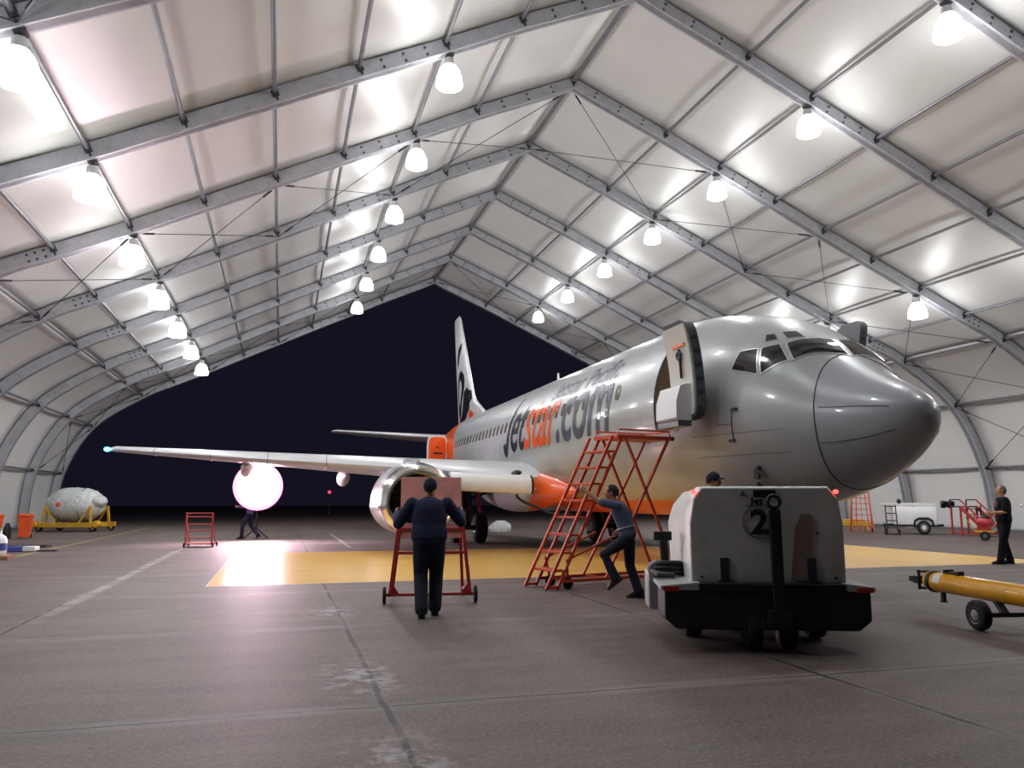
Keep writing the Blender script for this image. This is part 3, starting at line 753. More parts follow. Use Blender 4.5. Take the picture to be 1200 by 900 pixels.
# ---- landing gear
def wheel(mb_t, mb_h, c, r, w, ax=(1, 0, 0)):
    mb_t.lathe([(r*.55, -w*.46), (r*.8, -w*.5), (r*.95, -w*.40), (r, -w*.18), (r, w*.18), (r*.95, w*.40), (r*.8, w*.5), (r*.55, w*.46)], c, ax, 32)
    mb_h.lathe([(r*.1, -w*.5), (r*.3, -w*.47), (r*.5, -w*.44), (r*.56, -w*.48), (r*.56, w*.48), (r*.5, w*.44), (r*.3, w*.47), (r*.1, w*.5)], c, ax, 24)
for sg in (-1, 1):
    g = MB(); g.tube((sg*2.6, 18.3, .52), (sg*2.6, 18.3, 1.25), .085, 14); g.tube((sg*2.6, 18.3, 1.2), (sg*2.7, 18.35, 2.15), .15, 14)
    g.tube((sg*2.05, 18.3, .52), (sg*3.15, 18.3, .52), .08, 12); g.bar((sg*2.6, 18.3, 1.5), (sg*1.5, 18.3, 1.9), .1, .1); g.bar((sg*2.6, 18.05, .7), (sg*2.6, 18.0, 1.3), .05, .12)
    gear = g.build('main_landing_gear', M['dark'], jet)
    for dx in (-.43, .43):
        t, h = MB(), MB(); wheel(t, h, (sg*(2.6+dx), 18.3, .51), .51, .37)
        w_ = t.build('tyre', M['tyre'], gear); h.build('wheel_hub', M['steel'], gear)
    d = MB(); d.box((sg*3.05, 18.3, 1.45), (.05, .75, 1.0), Matrix.Rotation(sg*.12, 3, 'Y')); d.build('gear_door', M['offwhite'], gear, smooth=False, bevel=.02)
    r_ = MB(); r_.tube((sg*2.3, 17.85, 1.05), (sg*2.36, 17.9, 1.85), .06, 10); r_.build('lock_brace', M['red_frame'], gear)
g = MB(); g.tube((0, 4.0, .35), (0, 4.05, 1.3), .075, 14); g.tube((-.26, 4.0, .35), (.26, 4.0, .35), .05, 10); g.bar((0, 4.0, .9), (0, 4.9, 1.3), .07, .07)
gear = g.build('nose_landing_gear', M['steel'], jet)
for dx in (-.2, .2):
    t, h = MB(), MB(); wheel(t, h, (dx, 4.0, .345), .345, .19); t.build('tyre', M['tyre'], gear); h.build('wheel_hub', M['steel'], gear)
for dx in (-.38, .38):
    d = MB(); d.box((dx, 4.0, 1.0), (.03, 1.3, .5)); d.build('gear_door', M['silver'], gear, smooth=False, bevel=.01)
# dark drain hose hanging along the wing root
mb = MB(); mb.path([(-2.3, 13.4, 1.75), (-2.35, 13.1, 1.55), (-2.25, 12.8, 1.42), (-1.95, 12.4, 1.25), (-1.7, 12.1, 1.12), (-1.2, 11.6, 1.06)], .04, 8); mb.build('hose', M['black'], jet)
mb = MB(); mb.bar(skin(10.4, 1.45, .01), skin(9.75, 1.32, .01), .03, .12); mb.build('air_scoop', M['black'], jet)
mb = MB(); mb.box((0, 11.3, .98), (.05, .12, .36)); mb.build('drain_mast', M['steel'], jet, smooth=False)
# ------------------------------------------------------------------ people
def voxel(mb, name, m, parent, size, smooth=2, colour=None):
    """melt overlapping closed shapes into one continuous skin"""
    me = bpy.data.meshes.new(name); me.from_pydata(mb.v, [], mb.f)
    bm = bmesh.new(); bm.from_mesh(me); bmesh.ops.recalc_face_normals(bm, faces=bm.faces); bm.to_mesh(me); bm.free()
    o = bpy.data.objects.new(name, me); COL.objects.link(o)
    r = o.modifiers.new('r', 'REMESH'); r.mode = 'VOXEL'; r.voxel_size = size; r.use_smooth_shade = True
    if smooth:
        q = o.modifiers.new('s', 'SMOOTH'); q.factor = .5; q.iterations = smooth
    dg = bpy.context.evaluated_depsgraph_get(); dg.update()
    out = bpy.data.meshes.new_from_object(o.evaluated_get(dg)); out.name = name
    bpy.data.objects.remove(o); bpy.data.meshes.remove(me)
    out.polygons.foreach_set('use_smooth', [True]*len(out.polygons))
    for q in (m if isinstance(m, list) else [m]): out.materials.append(q)
    if colour:
        for p in out.polygons:
            k = colour(p.center)
            if k: p.material_index = k
    o = bpy.data.objects.new(name, out); COL.objects.link(o); o.parent = parent
    return o

def limb(mb, pts, r, n=14):
    mb.path(pts, r, n)
    for p, q in zip(pts, r): mb.ball(p, q*.995, n, 8)
def torso(mb, J, grow=0.0):
    """elliptic rings from crotch to neck, following pelvis -> chest -> neck"""
    pel, wai, che, nek = (Vector(J[k]) for k in ('pelvis', 'waist', 'chest', 'neck'))
    across = (Vector(J['shoulder_r'])-Vector(J['shoulder_l'])).normalized(); hip = (Vector(J['hip_r'])-Vector(J['hip_l'])).normalized()
    rings = []; B = J.get('build', 1.0)
    for p, w, d, k in ((pel-(wai-pel)*.55, .10, .08, 0), (pel-(wai-pel)*.1, .165, .115, 0), (pel+(wai-pel)*.5, .168, .118, .2), (wai, .152, .112, .4), (wai+(che-wai)*.5, .162, .118, .7), (che, .178, .124, 1), (che+(nek-che)*.4, .182, .112, 1), (che+(nek-che)*.72, .148, .094, 1), (nek-(nek-che)*.12, .085, .074, 1), (nek, .066, .064, 1)):
        x = (hip*(1-k)+across*k).normalized(); u = (nek-pel).normalized(); y = u.cross(x).normalized(); x = y.cross(u).normalized()
        bw = B if k < 1 else 1+(B-1)*.4
        rings.append([p+x*((w+grow)*bw*math.cos(2*PI*j/24))+y*((d+grow)*B*math.sin(2*PI*j/24)) for j in range(24)])
    mb.loft(rings)
    return rings
def hand(mb, w, d, palm, curl=.5, side=1):
    """w: wrist, d: finger direction, palm: the way the palm faces"""
    w = Vector(w); d = Vector(d).normalized(); pn = (Vector(palm)-d*Vector(palm).dot(d)).normalized(); x = d.cross(pn).normalized()*side
    mb.loft([[w+d*a+x*(wd*cx)+pn*(th*cy) for cx, cy in ((1,.5),(.6,1),(-.6,1),(-1,.5),(-1,-.5),(-.6,-1),(.6,-1),(1,-.5))] for a, wd, th in ((-.01,.026,.018),(.03,.036,.017),(.07,.042,.015),(.095,.040,.012))])
    for k, (off, ln) in enumerate(((.031,.072),(.010,.082),(-.011,.076),(-.031,.058))):
        b = w+d*.092+x*off; a1 = curl*.9; d1 = (d*math.cos(a1)+pn*math.sin(a1)); a2 = curl*2.0; d2 = (d*math.cos(a2)+pn*math.sin(a2)); a3 = curl*2.8; d3 = d*math.cos(a3)+pn*math.sin(a3)
        p1 = b+d1*ln*.45; p2 = p1+d2*ln*.33; p3 = p2+d3*ln*.26
        limb(mb, [b-d*.012, b, p1, p2, p3], [.0095,.0095,.009,.0085,.0075], 8)
    t0 = w+d*.03+x*.03; t1 = t0+(d*.7+x*.6+pn*.35).normalized()*.04; t2 = t1+(d*.85+x*.1+pn*.5).normalized()*.032
    limb(mb, [t0, t1, t2], [.013,.011,.009], 8)
def head_shape(mb, c, R):
    """face looks along +y of R, c: centre of the skull"""
    T = lambda p: c+R @ Vector(p)
    mb.ball(T((0, -.012, .022)), (.076, .094, .096), 20, 14, R); mb.ball(T((0, .022, -.035)), (.062, .070, .080), 18, 12, R)
    mb.ball(T((0, .052, -.088)), (.032, .026, .024), 12, 8, R)                                       # chin
    mb.path([T((0, .080, .012)), T((0, .100, -.018)), T((0, .108, -.032)), T((0, .088, -.040))], [.010, .013, .015, .010], 10)   # nose
    for s in (-1, 1):
        mb.ball(T((s*.018, .092, -.036)), (.010, .011, .009), 8, 6, R)
        mb.ball(T((s*.032, .074, .026)), (.026, .014, .010), 10, 6, R)                                # brow
        mb.ball(T((s*.040, .060, -.022)), (.022, .020, .020), 10, 6, R)                               # cheek
        mb.ball(T((s*.031, .074, .004)), (.013, .011, .009), 10, 6, R)                                # eye
        mb.ball(T((s*.077, -.008, -.008)), (.009, .020, .032), 10, 8, R)                              # ear
    mb.ball(T((0, .082, -.060)), (.024, .012, .006), 10, 6, R); mb.ball(T((0, .080, -.070)), (.021, .012, .007), 10, 6, R)   # lips
def person(label, loc, rz, J, look=(0, 0), top='navy', legs='navy_dark', skin='skin_tan', hair='hair_dark', cap=None, sleeve='long', vox=.0075, curl=(.6, .6), belt=False, printed=False, palms=None):
    t = empty('person', label, 'person', loc, rz)
    V = {k: (Vector(v) if isinstance(v, (tuple, list)) else v) for k, v in J.items()}
    G = V.get('girth', 1.0)
    c = V['head']; R = (Matrix.Rotation(look[0], 3, 'Z') @ Matrix.Rotation(look[1], 3, 'X'))
    mb = MB(); torso(mb, V, -.012)
    limb(mb, [V['neck']-Vector((0, 0, .04)), c+R @ Vector((0, -.012, -.06))], [.064, .060])
    head_shape(mb, c, R)
    for s in 'lr':
        sh, el, wr = V['shoulder_'+s], V['elbow_'+s], V['wrist_'+s]
        limb(mb, [sh, sh.lerp(el, .5), el, el.lerp(wr, .35), wr], [.048, .045, .036, .039, .026] if sleeve == 'short' else [.046, .042, .033, .034, .026])
        d = (wr-el).normalized(); pn = palms[s] if palms else Vector((-1 if s == 'r' else 1, 0, 0))
        hand(mb, wr+d*.012, V.get('point_'+s, d), pn, curl[0 if s == 'l' else 1], 1 if s == 'l' else -1)
        hp, kn, an = V['hip_'+s], V['knee_'+s], V['ankle_'+s]
        limb(mb, [hp, hp.lerp(kn, .5), kn, kn.lerp(an, .3), an], [.074, .062, .044, .042, .032])
        f = V.get('foot_'+s, Vector((0, 1, 0))); limb(mb, [an-f*.03-Vector((0, 0, .03)), an+f*.13-Vector((0, 0, .055))], [.036, .030])
    eyes = [c+R @ Vector((s*.031, .088, .004)) for s in (-1, 1)]
    def colour(p):
        for e in eyes:
            d = (p-e).length
            if d < .006: return 2
            if d < .011: return 1
        return 0
    voxel(mb, 'body', [M[skin], M['eye_white'], M['iris']], t, vox, 2, colour)
    # shirt
    mb = MB(); torso(mb, V, .018)
    for s in 'lr':
        sh, el, wr = V['shoulder_'+s], V['elbow_'+s], V['wrist_'+s]
        if sleeve == 'long': limb(mb, [sh, sh.lerp(el, .5), el, el.lerp(wr, .4), el.lerp(wr, .93)], [.068*G, .066*G, .058*G, .056*G, .044*G])
        else: limb(mb, [sh, sh.lerp(el, .45), sh.lerp(el, .8)], [.068*G, .067*G, .067*G])
    o = voxel(mb, 'shirt', [M[top], M['print']], t, .011, 3, (lambda p: 1 if printed and abs(p.x) < .09 and p.y > V['chest'].y+.06 and abs(p.z-V['chest'].z-.03) < .06 and math.sin(p.x*90)*math.sin(p.z*110+1) > -.1 else 0))
    mb = MB(); x = (V['shoulder_r']-V['shoulder_l']).normalized(); mb.torus(V['neck']+Vector((0, 0, -.012)), (V['head']-V['neck'])+Vector((0, -.02, 0)), .070, .017, 24, 8); mb.build('collar', M[top], o)
    # trousers
    mb = MB(); pel, wai = V['pelvis'], V['waist']; hx = (V['hip_r']-V['hip_l']).normalized(); B = V.get('build', 1.0); rings = []
    for k, w, d in ((-.5, .12, .09), (-.15, .178, .128), (.3, .176, .126), (.75, .164, .118)):
        p = pel+(wai-pel)*k; u = (wai-pel).normalized(); y = u.cross(hx).normalized()
        rings.append([p+hx*(w*B*math.cos(2*PI*j/24))+y*(d*B*math.sin(2*PI*j/24)) for j in range(24)])
    mb.loft(rings)
    for s in 'lr':
        hp, kn, an = V['hip_'+s], V['knee_'+s], V['ankle_'+s]
        limb(mb, [hp, hp.lerp(kn, .5), kn, kn.lerp(an, .5), kn.lerp(an, .97)], [.100*G, .092*G, .078*G, .074*G, .072*G])
    tr = voxel(mb, 'trousers', M[legs], t, .011, 3)
    if belt:
        mb = MB(); p = pel+(wai-pel)*.72; u = (wai-pel).normalized(); y = u.cross(hx).normalized()
        mb.path([p+hx*(.186*B*math.cos(2*PI*j/28))+y*(.144*B*math.sin(2*PI*j/28)) for j in range(29)], .014, 6, False); mb.build('belt', M['purlin'], tr)
    for s in 'lr':
        an = V['ankle_'+s]; f = V.get('foot_'+s, Vector((0, 1, 0))).normalized(); u = Vector((0, 0, 1))
        if abs(f.z) > .2: u = (u-f*u.dot(f)).normalized()
        x = f.cross(u).normalized(); rings = []
        for a, w, h0, h1 in ((-.085, .026, -.085, -.02), (-.075, .040, -.088, .05), (-.02, .046, -.088, .075), (.05, .044, -.088, .03), (.11, .050, -.088, -.015), (.17, .044, -.088, -.035), (.195, .024, -.085, -.05)):
            rings.append([an+f*a+x*(w*cx)+u*(h0+(h1-h0)*cz) for cx, cz in ((1, 0), (1, .5), (.6, 1), (-.6, 1), (-1, .5), (-1, 0))])
        mb = MB(); mb.loft(rings); mb.build('boot', M['boot'], t, angle=50)
    T = lambda p: c+R @ Vector(p)
    def scalp(grow, low):
        mb = MB(); rings = []
        for i in range(11):
            a = (PI*.5)*i/10*1.16
            rings.append([T(((.076+grow)*math.sin(a)*math.cos(2*PI*j/24), -.012+(.094+grow)*math.sin(a)*math.sin(2*PI*j/24)-.012*(a > 1.2), .022+(.096+grow)*math.cos(a)-low*max(0, -math.sin(2*PI*j/24))*max(0, (a-1.2)/.6))) for j in range(24)] if i else [T((.002*math.cos(2*PI*j/24), -.012+.002*math.sin(2*PI*j/24), .022+.096+grow)) for j in range(24)])
        mb.loft(rings, cap=True); return mb
    if hair: 
        mb = scalp(.009, .055)
        # hairline: hair is left off the face side
        hr = mb.build('hair', M[hair], t); bm = bmesh.new(); bm.from_mesh(hr.data)
        inv = R.inverted(); bad = [f for f in bm.faces if (lambda q: q.y > .045 and q.z < .085)(inv @ (f.calc_center_median()-c))]
        bmesh.ops.delete(bm, geom=bad, context='FACES'); bm.to_mesh(hr.data); bm.free()
    if cap:
        mb = scalp(.014, .02); mb.ball(T((0, -.012, .134)), .008, 8, 6); cp = mb.build('cap', M[cap], t)
        mb = MB(); rings = []
        for y0, w in ((.070, .070), (.105, .066), (.140, .050), (.160, .020)):
            rings.append([T((w*q, y0-.012*abs(q)*2, .040-.010*abs(q)*abs(q)-(y0-.07)*.15+h)) for q, h in ((-1, 0), (-.5, .006), (0, .008), (.5, .006), (1, 0), (1, -.006), (.5, 0), (0, .002), (-.5, 0), (-1, -.006))])
        mb.loft(rings); mb.build('cap_visor', M[cap], cp)
    return t

STAND = dict(pelvis=(0,0,.97), waist=(0,.0,1.12), chest=(0,-.01,1.32), neck=(0,0,1.50), head=(0,.03,1.665),
    shoulder_l=(-.185,0,1.435), shoulder_r=(.185,0,1.435), elbow_l=(-.24,-.02,1.15), elbow_r=(.24,-.02,1.15), wrist_l=(-.25,.06,.91), wrist_r=(.25,.06,.91),
    hip_l=(-.095,0,.92), hip_r=(.095,0,.92), knee_l=(-.105,.02,.50), knee_r=(.105,.02,.50), ankle_l=(-.11,-.02,.09), ankle_r=(.11,-.02,.09))
def pose(sc=1.0, **k):
    d = dict(STAND); d.update(k)
    return {a: (tuple(q*sc for q in b) if isinstance(b, tuple) and not a.startswith(('foot', 'point')) else b) for a, b in d.items()}

# man pushing the red work stand, seen from behind
person('man in navy overalls and cap pushing the red work stand, back to us', (1.90, 10.42, 0), math.radians(-9),
    pose(1.03, build=1.30, girth=1.22, waist=(0, .02, 1.12), chest=(0, .04, 1.32), neck=(0, .07, 1.475), head=(.01, .11, 1.61), shoulder_l=(-.225, .05, 1.405), shoulder_r=(.225, .05, 1.405),
         elbow_l=(-.40, .14, 1.14), elbow_r=(.41, .14, 1.16), wrist_l=(-.425, .47, 1.27), wrist_r=(.44, .47, 1.28), knee_l=(-.10, .06, .50), ankle_l=(-.085, -.20, .09), knee_r=(.10, .16, .50), ankle_r=(.085, .06, .09)),
    look=(-.25, .05), top='navy', legs='navy_dark', skin='skin_tan', hair='hair_dark', cap='navy_dark', curl=(.75, .75), vox=.007)
# man hurrying past the orange stair
person('man in slate shirt and dark trousers striding past the orange stair, arms reaching up', (5.22, 11.30, 0), math.radians(62),
    pose(1.0, pelvis=(0, .06, .96), waist=(0, .10, 1.11), chest=(0, .17, 1.30), neck=(0, .24, 1.46), head=(.0, .31, 1.605), shoulder_l=(-.18, .20, 1.40), shoulder_r=(.18, .22, 1.40),
         elbow_l=(-.20, .48, 1.46), wrist_l=(-.14, .68, 1.62), elbow_r=(.24, .02, 1.20), wrist_r=(.24, .20, 1.03), hip_l=(-.095, .06, .91), hip_r=(.095, .06, .91),
         knee_l=(-.11, .42, .66), ankle_l=(-.11, .26, .31), foot_l=(0, .8, -.6), knee_r=(.10, .05, .49), ankle_r=(.10, -.08, .09)),
    look=(.15, .1), top='slate_shirt', legs='navy_dark', skin='skin_tan', hair='hair_dark', sleeve='short', belt=True)
# man on the right, looking up at the aircraft
person('man in black printed T-shirt looking up at the airliner from the right', (16.35, 14.75, 0), math.radians(62),
    pose(1.03, build=1.2, girth=1.15, head=(.0, .01, 1.665), neck=(0, -.01, 1.50), chest=(0, .0, 1.32), elbow_l=(-.27, .05, 1.17), wrist_l=(-.22, .30, 1.15), elbow_r=(.26, -.06, 1.15), wrist_r=(.24, .06, .92), knee_l=(-.12, .10, .50), ankle_l=(-.12, .18, .09), knee_r=(.12, .0, .50), ankle_r=(.12, -.10, .09)),
    look=(.12, .5), top='black_cloth', legs='black_cloth', skin='skin_pale', hair='hair_grey', sleeve='short', printed=True)
# man beyond the ground power unit: only his capped head shows
person('man in dark cap whose head shows above the ground power unit', (6.25, 10.62, 0), math.radians(-150),
    pose(1.07), look=(.2, 0), top='navy', legs='navy_dark', hair='hair_dark', cap='navy_dark')
# man walking beside the floodlight
person('distant man walking beside the bright floodlight', (-1.12, 32.1, 0), math.radians(80),
    pose(1.0, knee_l=(-.10, .22, .52), ankle_l=(-.10, .24, .09), knee_r=(.10, -.05, .50), ankle_r=(.10, -.32, .13), foot_r=(0, .9, -.4), elbow_l=(-.25, .15, 1.2), wrist_l=(-.22, .38, 1.22)),
    top='slate_shirt', legs='navy_dark', hair='hair_dark', vox=.009)
FLOOD_W = 1500
# ------------------------------------------------------------------ ground power unit
M['gpu_white'] = mat('chalky white canopy paint', (206,210,204), .42, 0, .05, 2, dirt=((150,148,138), .35))
M['gpu_grey'] = mat('grey fender paint', (176,178,180), .4, .1, .06, 3)
M['decal_dark'] = mat('dark decal', (30,30,34), .5, 0, .1, 5)
M['decal_ring'] = mat('faded ring line', (96,100,98), .6, 0, .1, 5)
M['rust_patch'] = mat('brown touched-up paint', (150,132,122), .5, 0, .12, 4)
gp = empty('ground_power_unit', 'white wheeled ground power unit with upright drawbar and number 2 in front of the nose', 'ground power unit', (4.72, 6.98, 0), math.radians(-21))
# local frame: +x right, +y away from the camera
def gring(y, w, zb, zt, ch, bulge=0.0):
    wm = w+bulge
    return [Vector((-w, y, zb)), Vector((-wm, y, zb+.62*(zt-zb))), Vector((-w+.045, y, zt-ch)), Vector((-w+ch+.02, y, zt)), Vector((w-ch-.02, y, zt)), Vector((w-.045, y, zt-ch)), Vector((wm, y, zb+.62*(zt-zb))), Vector((w, y, zb))]
mb = MB(); mb.loft([gring(.10, .76, .66, 1.615, .11), gring(.14, .77, .66, 1.63, .11), gring(.6, .77, .66, 1.63, .13, .0), gring(.9, .765, .66, 1.61, .16, .012), gring(2.0, .75, .66, 1.59, .16, .012), gring(2.3, .72, .66, 1.55, .14, .02)])
can = mb.build('canopy', M['gpu_white'], gp, angle=25, bevel=.012)
mb = MB()
mb.loft([[Vector((x*w-.05, y, z)) for x, z in ((-1, .60), (-1, .32), (-.88, .22), (.88, .22), (1, .32), (1, .60))] for y, w in ((-.02, 1.0), (.18, 1.02), (.5, 1.02))])
mb.box((0, 1.6, .48), (1.5, 2.4, .3))
ch = mb.build('chassis', M['dark'], gp, angle=25, bevel=.015)
mb = MB(); mb.box((0, .04, .63), (1.46, .16, .08)); mb.build('bumper_rail', M['black'], ch, smooth=False, bevel=.01)
for sg in (-1, 1):
    mb = MB(); mb.loft([[Vector((sg*a-.05*(a > .8), y, z)) for a, z in ((.70, .60), (1.04, .60), (1.04, .645), (.70, .68))] for y in (-.04, 1.9)]); mb.build('side_deck', M['gpu_grey'], gp, smooth=False, bevel=.008)
    mb = MB(); mb.box((sg*.94-.05, -.045, .615), (.15, .02, .045)); o = mb.build('tail_reflector', mat('red reflector', (180,40,38), .3, 0, .1, 10), gp, smooth=False); o['label'] = 'red tail reflector'
    mb = MB(); mb.ball((sg*(.745-.03), .12, 1.575), (.028, .03, .022), 12, 8); mb.build('marker_light', M['red_lens'], gp)
    mb = MB(); mb.box((sg*.43, .09, .79), (.09, .015, .24)); mb.box((sg*.43, .075, .66), (.16, .04, .05)); mb.build('panel_strap', M['clamp'], gp, smooth=False, bevel=.006)
    for y in (.95, 2.2):
        t, h = MB(), MB(); wheel(t, h, (sg*.66, y, .27), .27, .2); t.build('tyre', M['tyre'], gp); h.build('wheel_hub', M['white'], gp)
# front steering wheels under the drawbar
for sg in (-1, 1):
    t, h = MB(), MB(); wheel(t, h, (sg*.17, .18, .235), .235, .15); t.build('tyre', M['tyre'], gp); h.build('wheel_hub', M['dark'], gp)
mb = MB(); mb.tube((-.2, .18, .235), (.2, .18, .235), .04, 10); mb.tube((0, .18, .235), (0, .18, .5), .06, 10); mb.bar((-.09, -.1, .30), (-.09, .2, .26), .05, .08); mb.bar((.09, -.1, .30), (.09, .2, .26), .05, .08); mb.build('steering_yoke', M['black'], gp)
mb = MB(); mb.bar((.05, -.10, .27), (.05, -.06, 1.40), .11, .07, (0, 1, 0)); mb.box((.05, -.1, .34), (.22, .1, .16))
db = mb.build('drawbar', M['dark'], gp, smooth=False, bevel=.01)
mb = MB(); mb.torus((.05, -.058, 1.475), (0, 1, 0), .06, .019, 28, 10); mb.build('towing_eye', M['dark'], db)
# markings on the end panel
yp = .088
fnp = lambda u, v: Vector((u, yp, v))
vs, fs = text_mesh('2', size=.34, offset=.012, cut=0); decal('number_marking', vs, fs, lambda u, v: fnp(-.155+u*1.05, 1.155+v), M['decal_dark'], can, 'dark number 2')
mb = MB(); mb.torus((-.06, yp+.003, 1.275), (0, 1, 0), .17, .006, 48, 6); mb.build('number_ring', M['decal_ring'], can)
vs, fs = text_mesh('Jet', size=.092, sx=1.25, offset=.004, cut=0); decal('lettering', vs, fs, lambda u, v: fnp(-.145+u, 1.452+v), M['decal_dark'], can, 'dark Jet lettering')
mb = MB(); mb.box((-.12, yp, 1.43), (.15, .004, .012)); mb.build('marking_bar', M['decal_ring'], can, smooth=False)
mb = MB(); mb.box((-.005, yp, 1.555), (.225, .006, .075)); mb.build('data_plate', M['decal_dark'], can, smooth=False)
mb = MB(); mb.prism([fnp(-.255, 1.53), fnp(-.185, 1.53), fnp(-.22, 1.59)], (0, .004, 0)); mb.build('warning_triangle', M['decal_ring'], can, smooth=False)
mb = MB(); mb.prism([fnp(.22, .69), fnp(.42, .69), fnp(.47, 1.30), fnp(.45, 1.35), fnp(.35, 1.35), fnp(.28, 1.2)], (0, .003, 0)); mb.build('repaint_patch', M['rust_patch'], can, smooth=False)
for x, z in ((-.66, .72), (.66, .72), (.5, 1.16)):
    mb = MB(); mb.lathe([(.012, 0), (.012, .012)], (x, yp-.006, z), (0, 1, 0), 10); mb.build('panel_screw', M['dark'], can)
mb = MB(); mb.lathe([(.05, 0), (.055, .03), (.055, .2), (.05, .23)], (.86, .7, 1.28), (0, 0, 1), 14); mb.bar((.78, .7, 1.4), (.86, .7, 1.4), .03, .03); mb.build('mirror', M['black'], gp)
# cable drum, lever and wrapped cable on the left deck
mb = MB(); mb.path([(-.92, 1.0, .66), (-.95, .96, 1.05)], .05, 8); mb.box((-.955, .95, 1.09), (.2, .06, .1)); lv = mb.build('cable_plug', M['black'], gp, bevel=.01)
mb = MB()
for k in range(3): mb.torus((-.92, .75, .70+k*.05), (0, .1, 1), .15-.01*k, .03, 26, 8)
mb.path([(-1.0, .9, .75), (-1.1, .7, .72), (-1.05, .5, .70), (-.9, .42, .70)], .03, 8); mb.build('power_cable', M['black'], gp)
mb = MB(); mb.box((-1.06, 1.05, .50), (.16, .5, .40)); mb.lathe([(.08, 0), (.09, .02), (.09, .06)], (-1.06, .76, .74), (0, 1, 0), 16); mb.build('battery_box', M['gpu_grey'], gp, bevel=.02)

# ------------------------------------------------------------------ orange access stair by the open door
st = empty('access_stair', 'tall orange wheeled access stair under the open service door', 'stair', (4.2, 12.95, 0), math.atan2(.24, .97))
# local: +x climbs, -y is the near side ; width .68
W2 = .34; OF = M['orange_frame']; ZP = 2.62; XP = 1.40
mb = MB()
for y in (-W2, W2):
    for off in (0, .22): mb.bar((off-.02, y, .02), (XP+off, y, ZP), .04, .05)
for off in (0, .22): mb.bar((off-.02, -W2, .02), (off-.02, -W2+.001, .02), .04, .04)
mb.bar((0, -W2, .05), (.22, -W2, .05), .04, .04); mb.bar((0, W2, .05), (.22, W2, .05), .04, .04)
ld = mb.build('ladder_frame', OF, st, smooth=False)
for k in range(1, 9):
    z = .02+k*ZP/9; x = (XP+.02)*k/9
    mb = MB(); mb.box((x+.10, 0, z), (.24, 2*W2, .035)); mb.build('tread', OF, st, smooth=False, bevel=.005)
mb = MB(); mb.box((XP+.74, 0, ZP), (1.28, 2*W2+.06, .07)); pl = mb.build('platform', OF, st, smooth=False, bevel=.008)
mb = MB()
for y in (-W2, W2):
    mb.path([(XP+.12, y, ZP), (XP+.16, y, ZP+.13), (XP+1.33, y, ZP+.13), (XP+1.36, y, ZP)], .016, 8)
mb.path([(XP+1.33, -W2, ZP+.13), (XP+1.33, W2, ZP+.13)], .016, 8); mb.build('guard_rail', OF, pl)
for y in (-W2, W2):
    mb = MB(); mb.ball((XP+1.40, y, ZP), .045, 10, 8); mb.build('rubber_buffer', M['black'], pl)
for y in (-W2, W2):
    mb = MB(); mb.bar((XP+.30, y, ZP-.03), (2.85, y, .14), .042, .042); mb.build('leg', OF, st, smooth=False)
    mb = MB(); mb.bar((XP+1.30, y, ZP-.03), (1.20, y, .14), .042, .042); mb.build('leg', OF, st, smooth=False)
    mb = MB(); mb.bar((.30, y, .14), (2.95, y, .14), .04, .05); mb.build('base_rail', OF, st, smooth=False)
    mb = MB(); mb.bar((.45, y, .5), (1.5, y, .9), .03, .03); mb.build('brace', OF, st, smooth=False)
mb = MB(); mb.bar((2.85, -W2, .14), (2.85, W2, .14), .04, .04); mb.bar((1.25, -W2, .14), (1.25, W2, .14), .04, .04); mb.bar((.45, -W2, .14), (.45, W2, .14), .04, .04); mb.build('cross_rail', OF, st, smooth=False)
for x in (.46, 2.72):
    for y in (-W2+.07, W2-.07):
        t, h = MB(), MB(); wheel(t, h, (x, y, .10), .10, .06, (0, 1, 0)); t.raw(h.v, h.f); t.build('castor', M['tyre'], st)
mb = MB(); mb.bar((.46, -W2+.07, .1), (.40, -W2, .5), .03, .03); mb.bar((.46, W2-.07, .1), (.40, W2, .5), .03, .03); mb.build('castor_lever', OF, st)

# ------------------------------------------------------------------ red work stand being pushed
RF = M['red_frame']
M['red_sheet'] = mat('glossy faded red sheet', (226,156,148), .2, 0, .15, 6, coat=.5)
ws = empty('work_stand', 'red A-frame wheeled work stand with glossy sheet top pushed by a man', 'work stand', (2.15, 11.65, 0), math.radians(-8))
mb = MB(); mb.prism([Vector((-.45, .00, 1.27)), Vector((.45, .00, 1.27)), Vector((.45, .16, 1.83)), Vector((-.45, .16, 1.83))], (0, .025, -.004)); mb.build('top_panel', M['red_sheet'], ws, smooth=False, bevel=.004)
mb = MB(); mb.prism([Vector((-.45, .03, .93)), Vector((.45, .03, .93)), Vector((.45, .05, 1.15)), Vector((-.45, .05, 1.15))], (0, .02, 0)); mb.build('lower_panel', M['red_sheet'], ws, smooth=False, bevel=.004)
for sg in (-1, 1):
    mb = MB(); mb.bar((sg*.58, -.03, .14), (sg*.45, .06, 1.30), .05, .05); mb.build('leg', RF, ws, smooth=False)
    mb = MB(); mb.bar((sg*.55, .95, .10), (sg*.43, .10, 1.30), .045, .045); mb.build('leg', RF, ws, smooth=False)
    mb = MB(); mb.bar((sg*.58, -.03, .16), (sg*.55, .95, .12), .04, .04); mb.build('side_rail', RF, ws, smooth=False)
    mb = MB(); mb.prism([Vector((sg*.60, -.03, .10)), Vector((sg*.44, -.03, .13)), Vector((sg*.555, -.03, .30))], (0, .012, 0)); mb.build('gusset', RF, ws, smooth=False)
    t, h = MB(), MB(); wheel(t, h, (sg*.66, -.03, .125), .125, .05); wz = t.build('wheel', M['tyre'], ws); h.build('wheel_hub', M['steel'], wz)
    t, h = MB(), MB(); wheel(t, h, (sg*.55, .98, .08), .08, .04); wz = t.build('wheel', M['tyre'], ws); h.build('wheel_hub', M['steel'], wz)
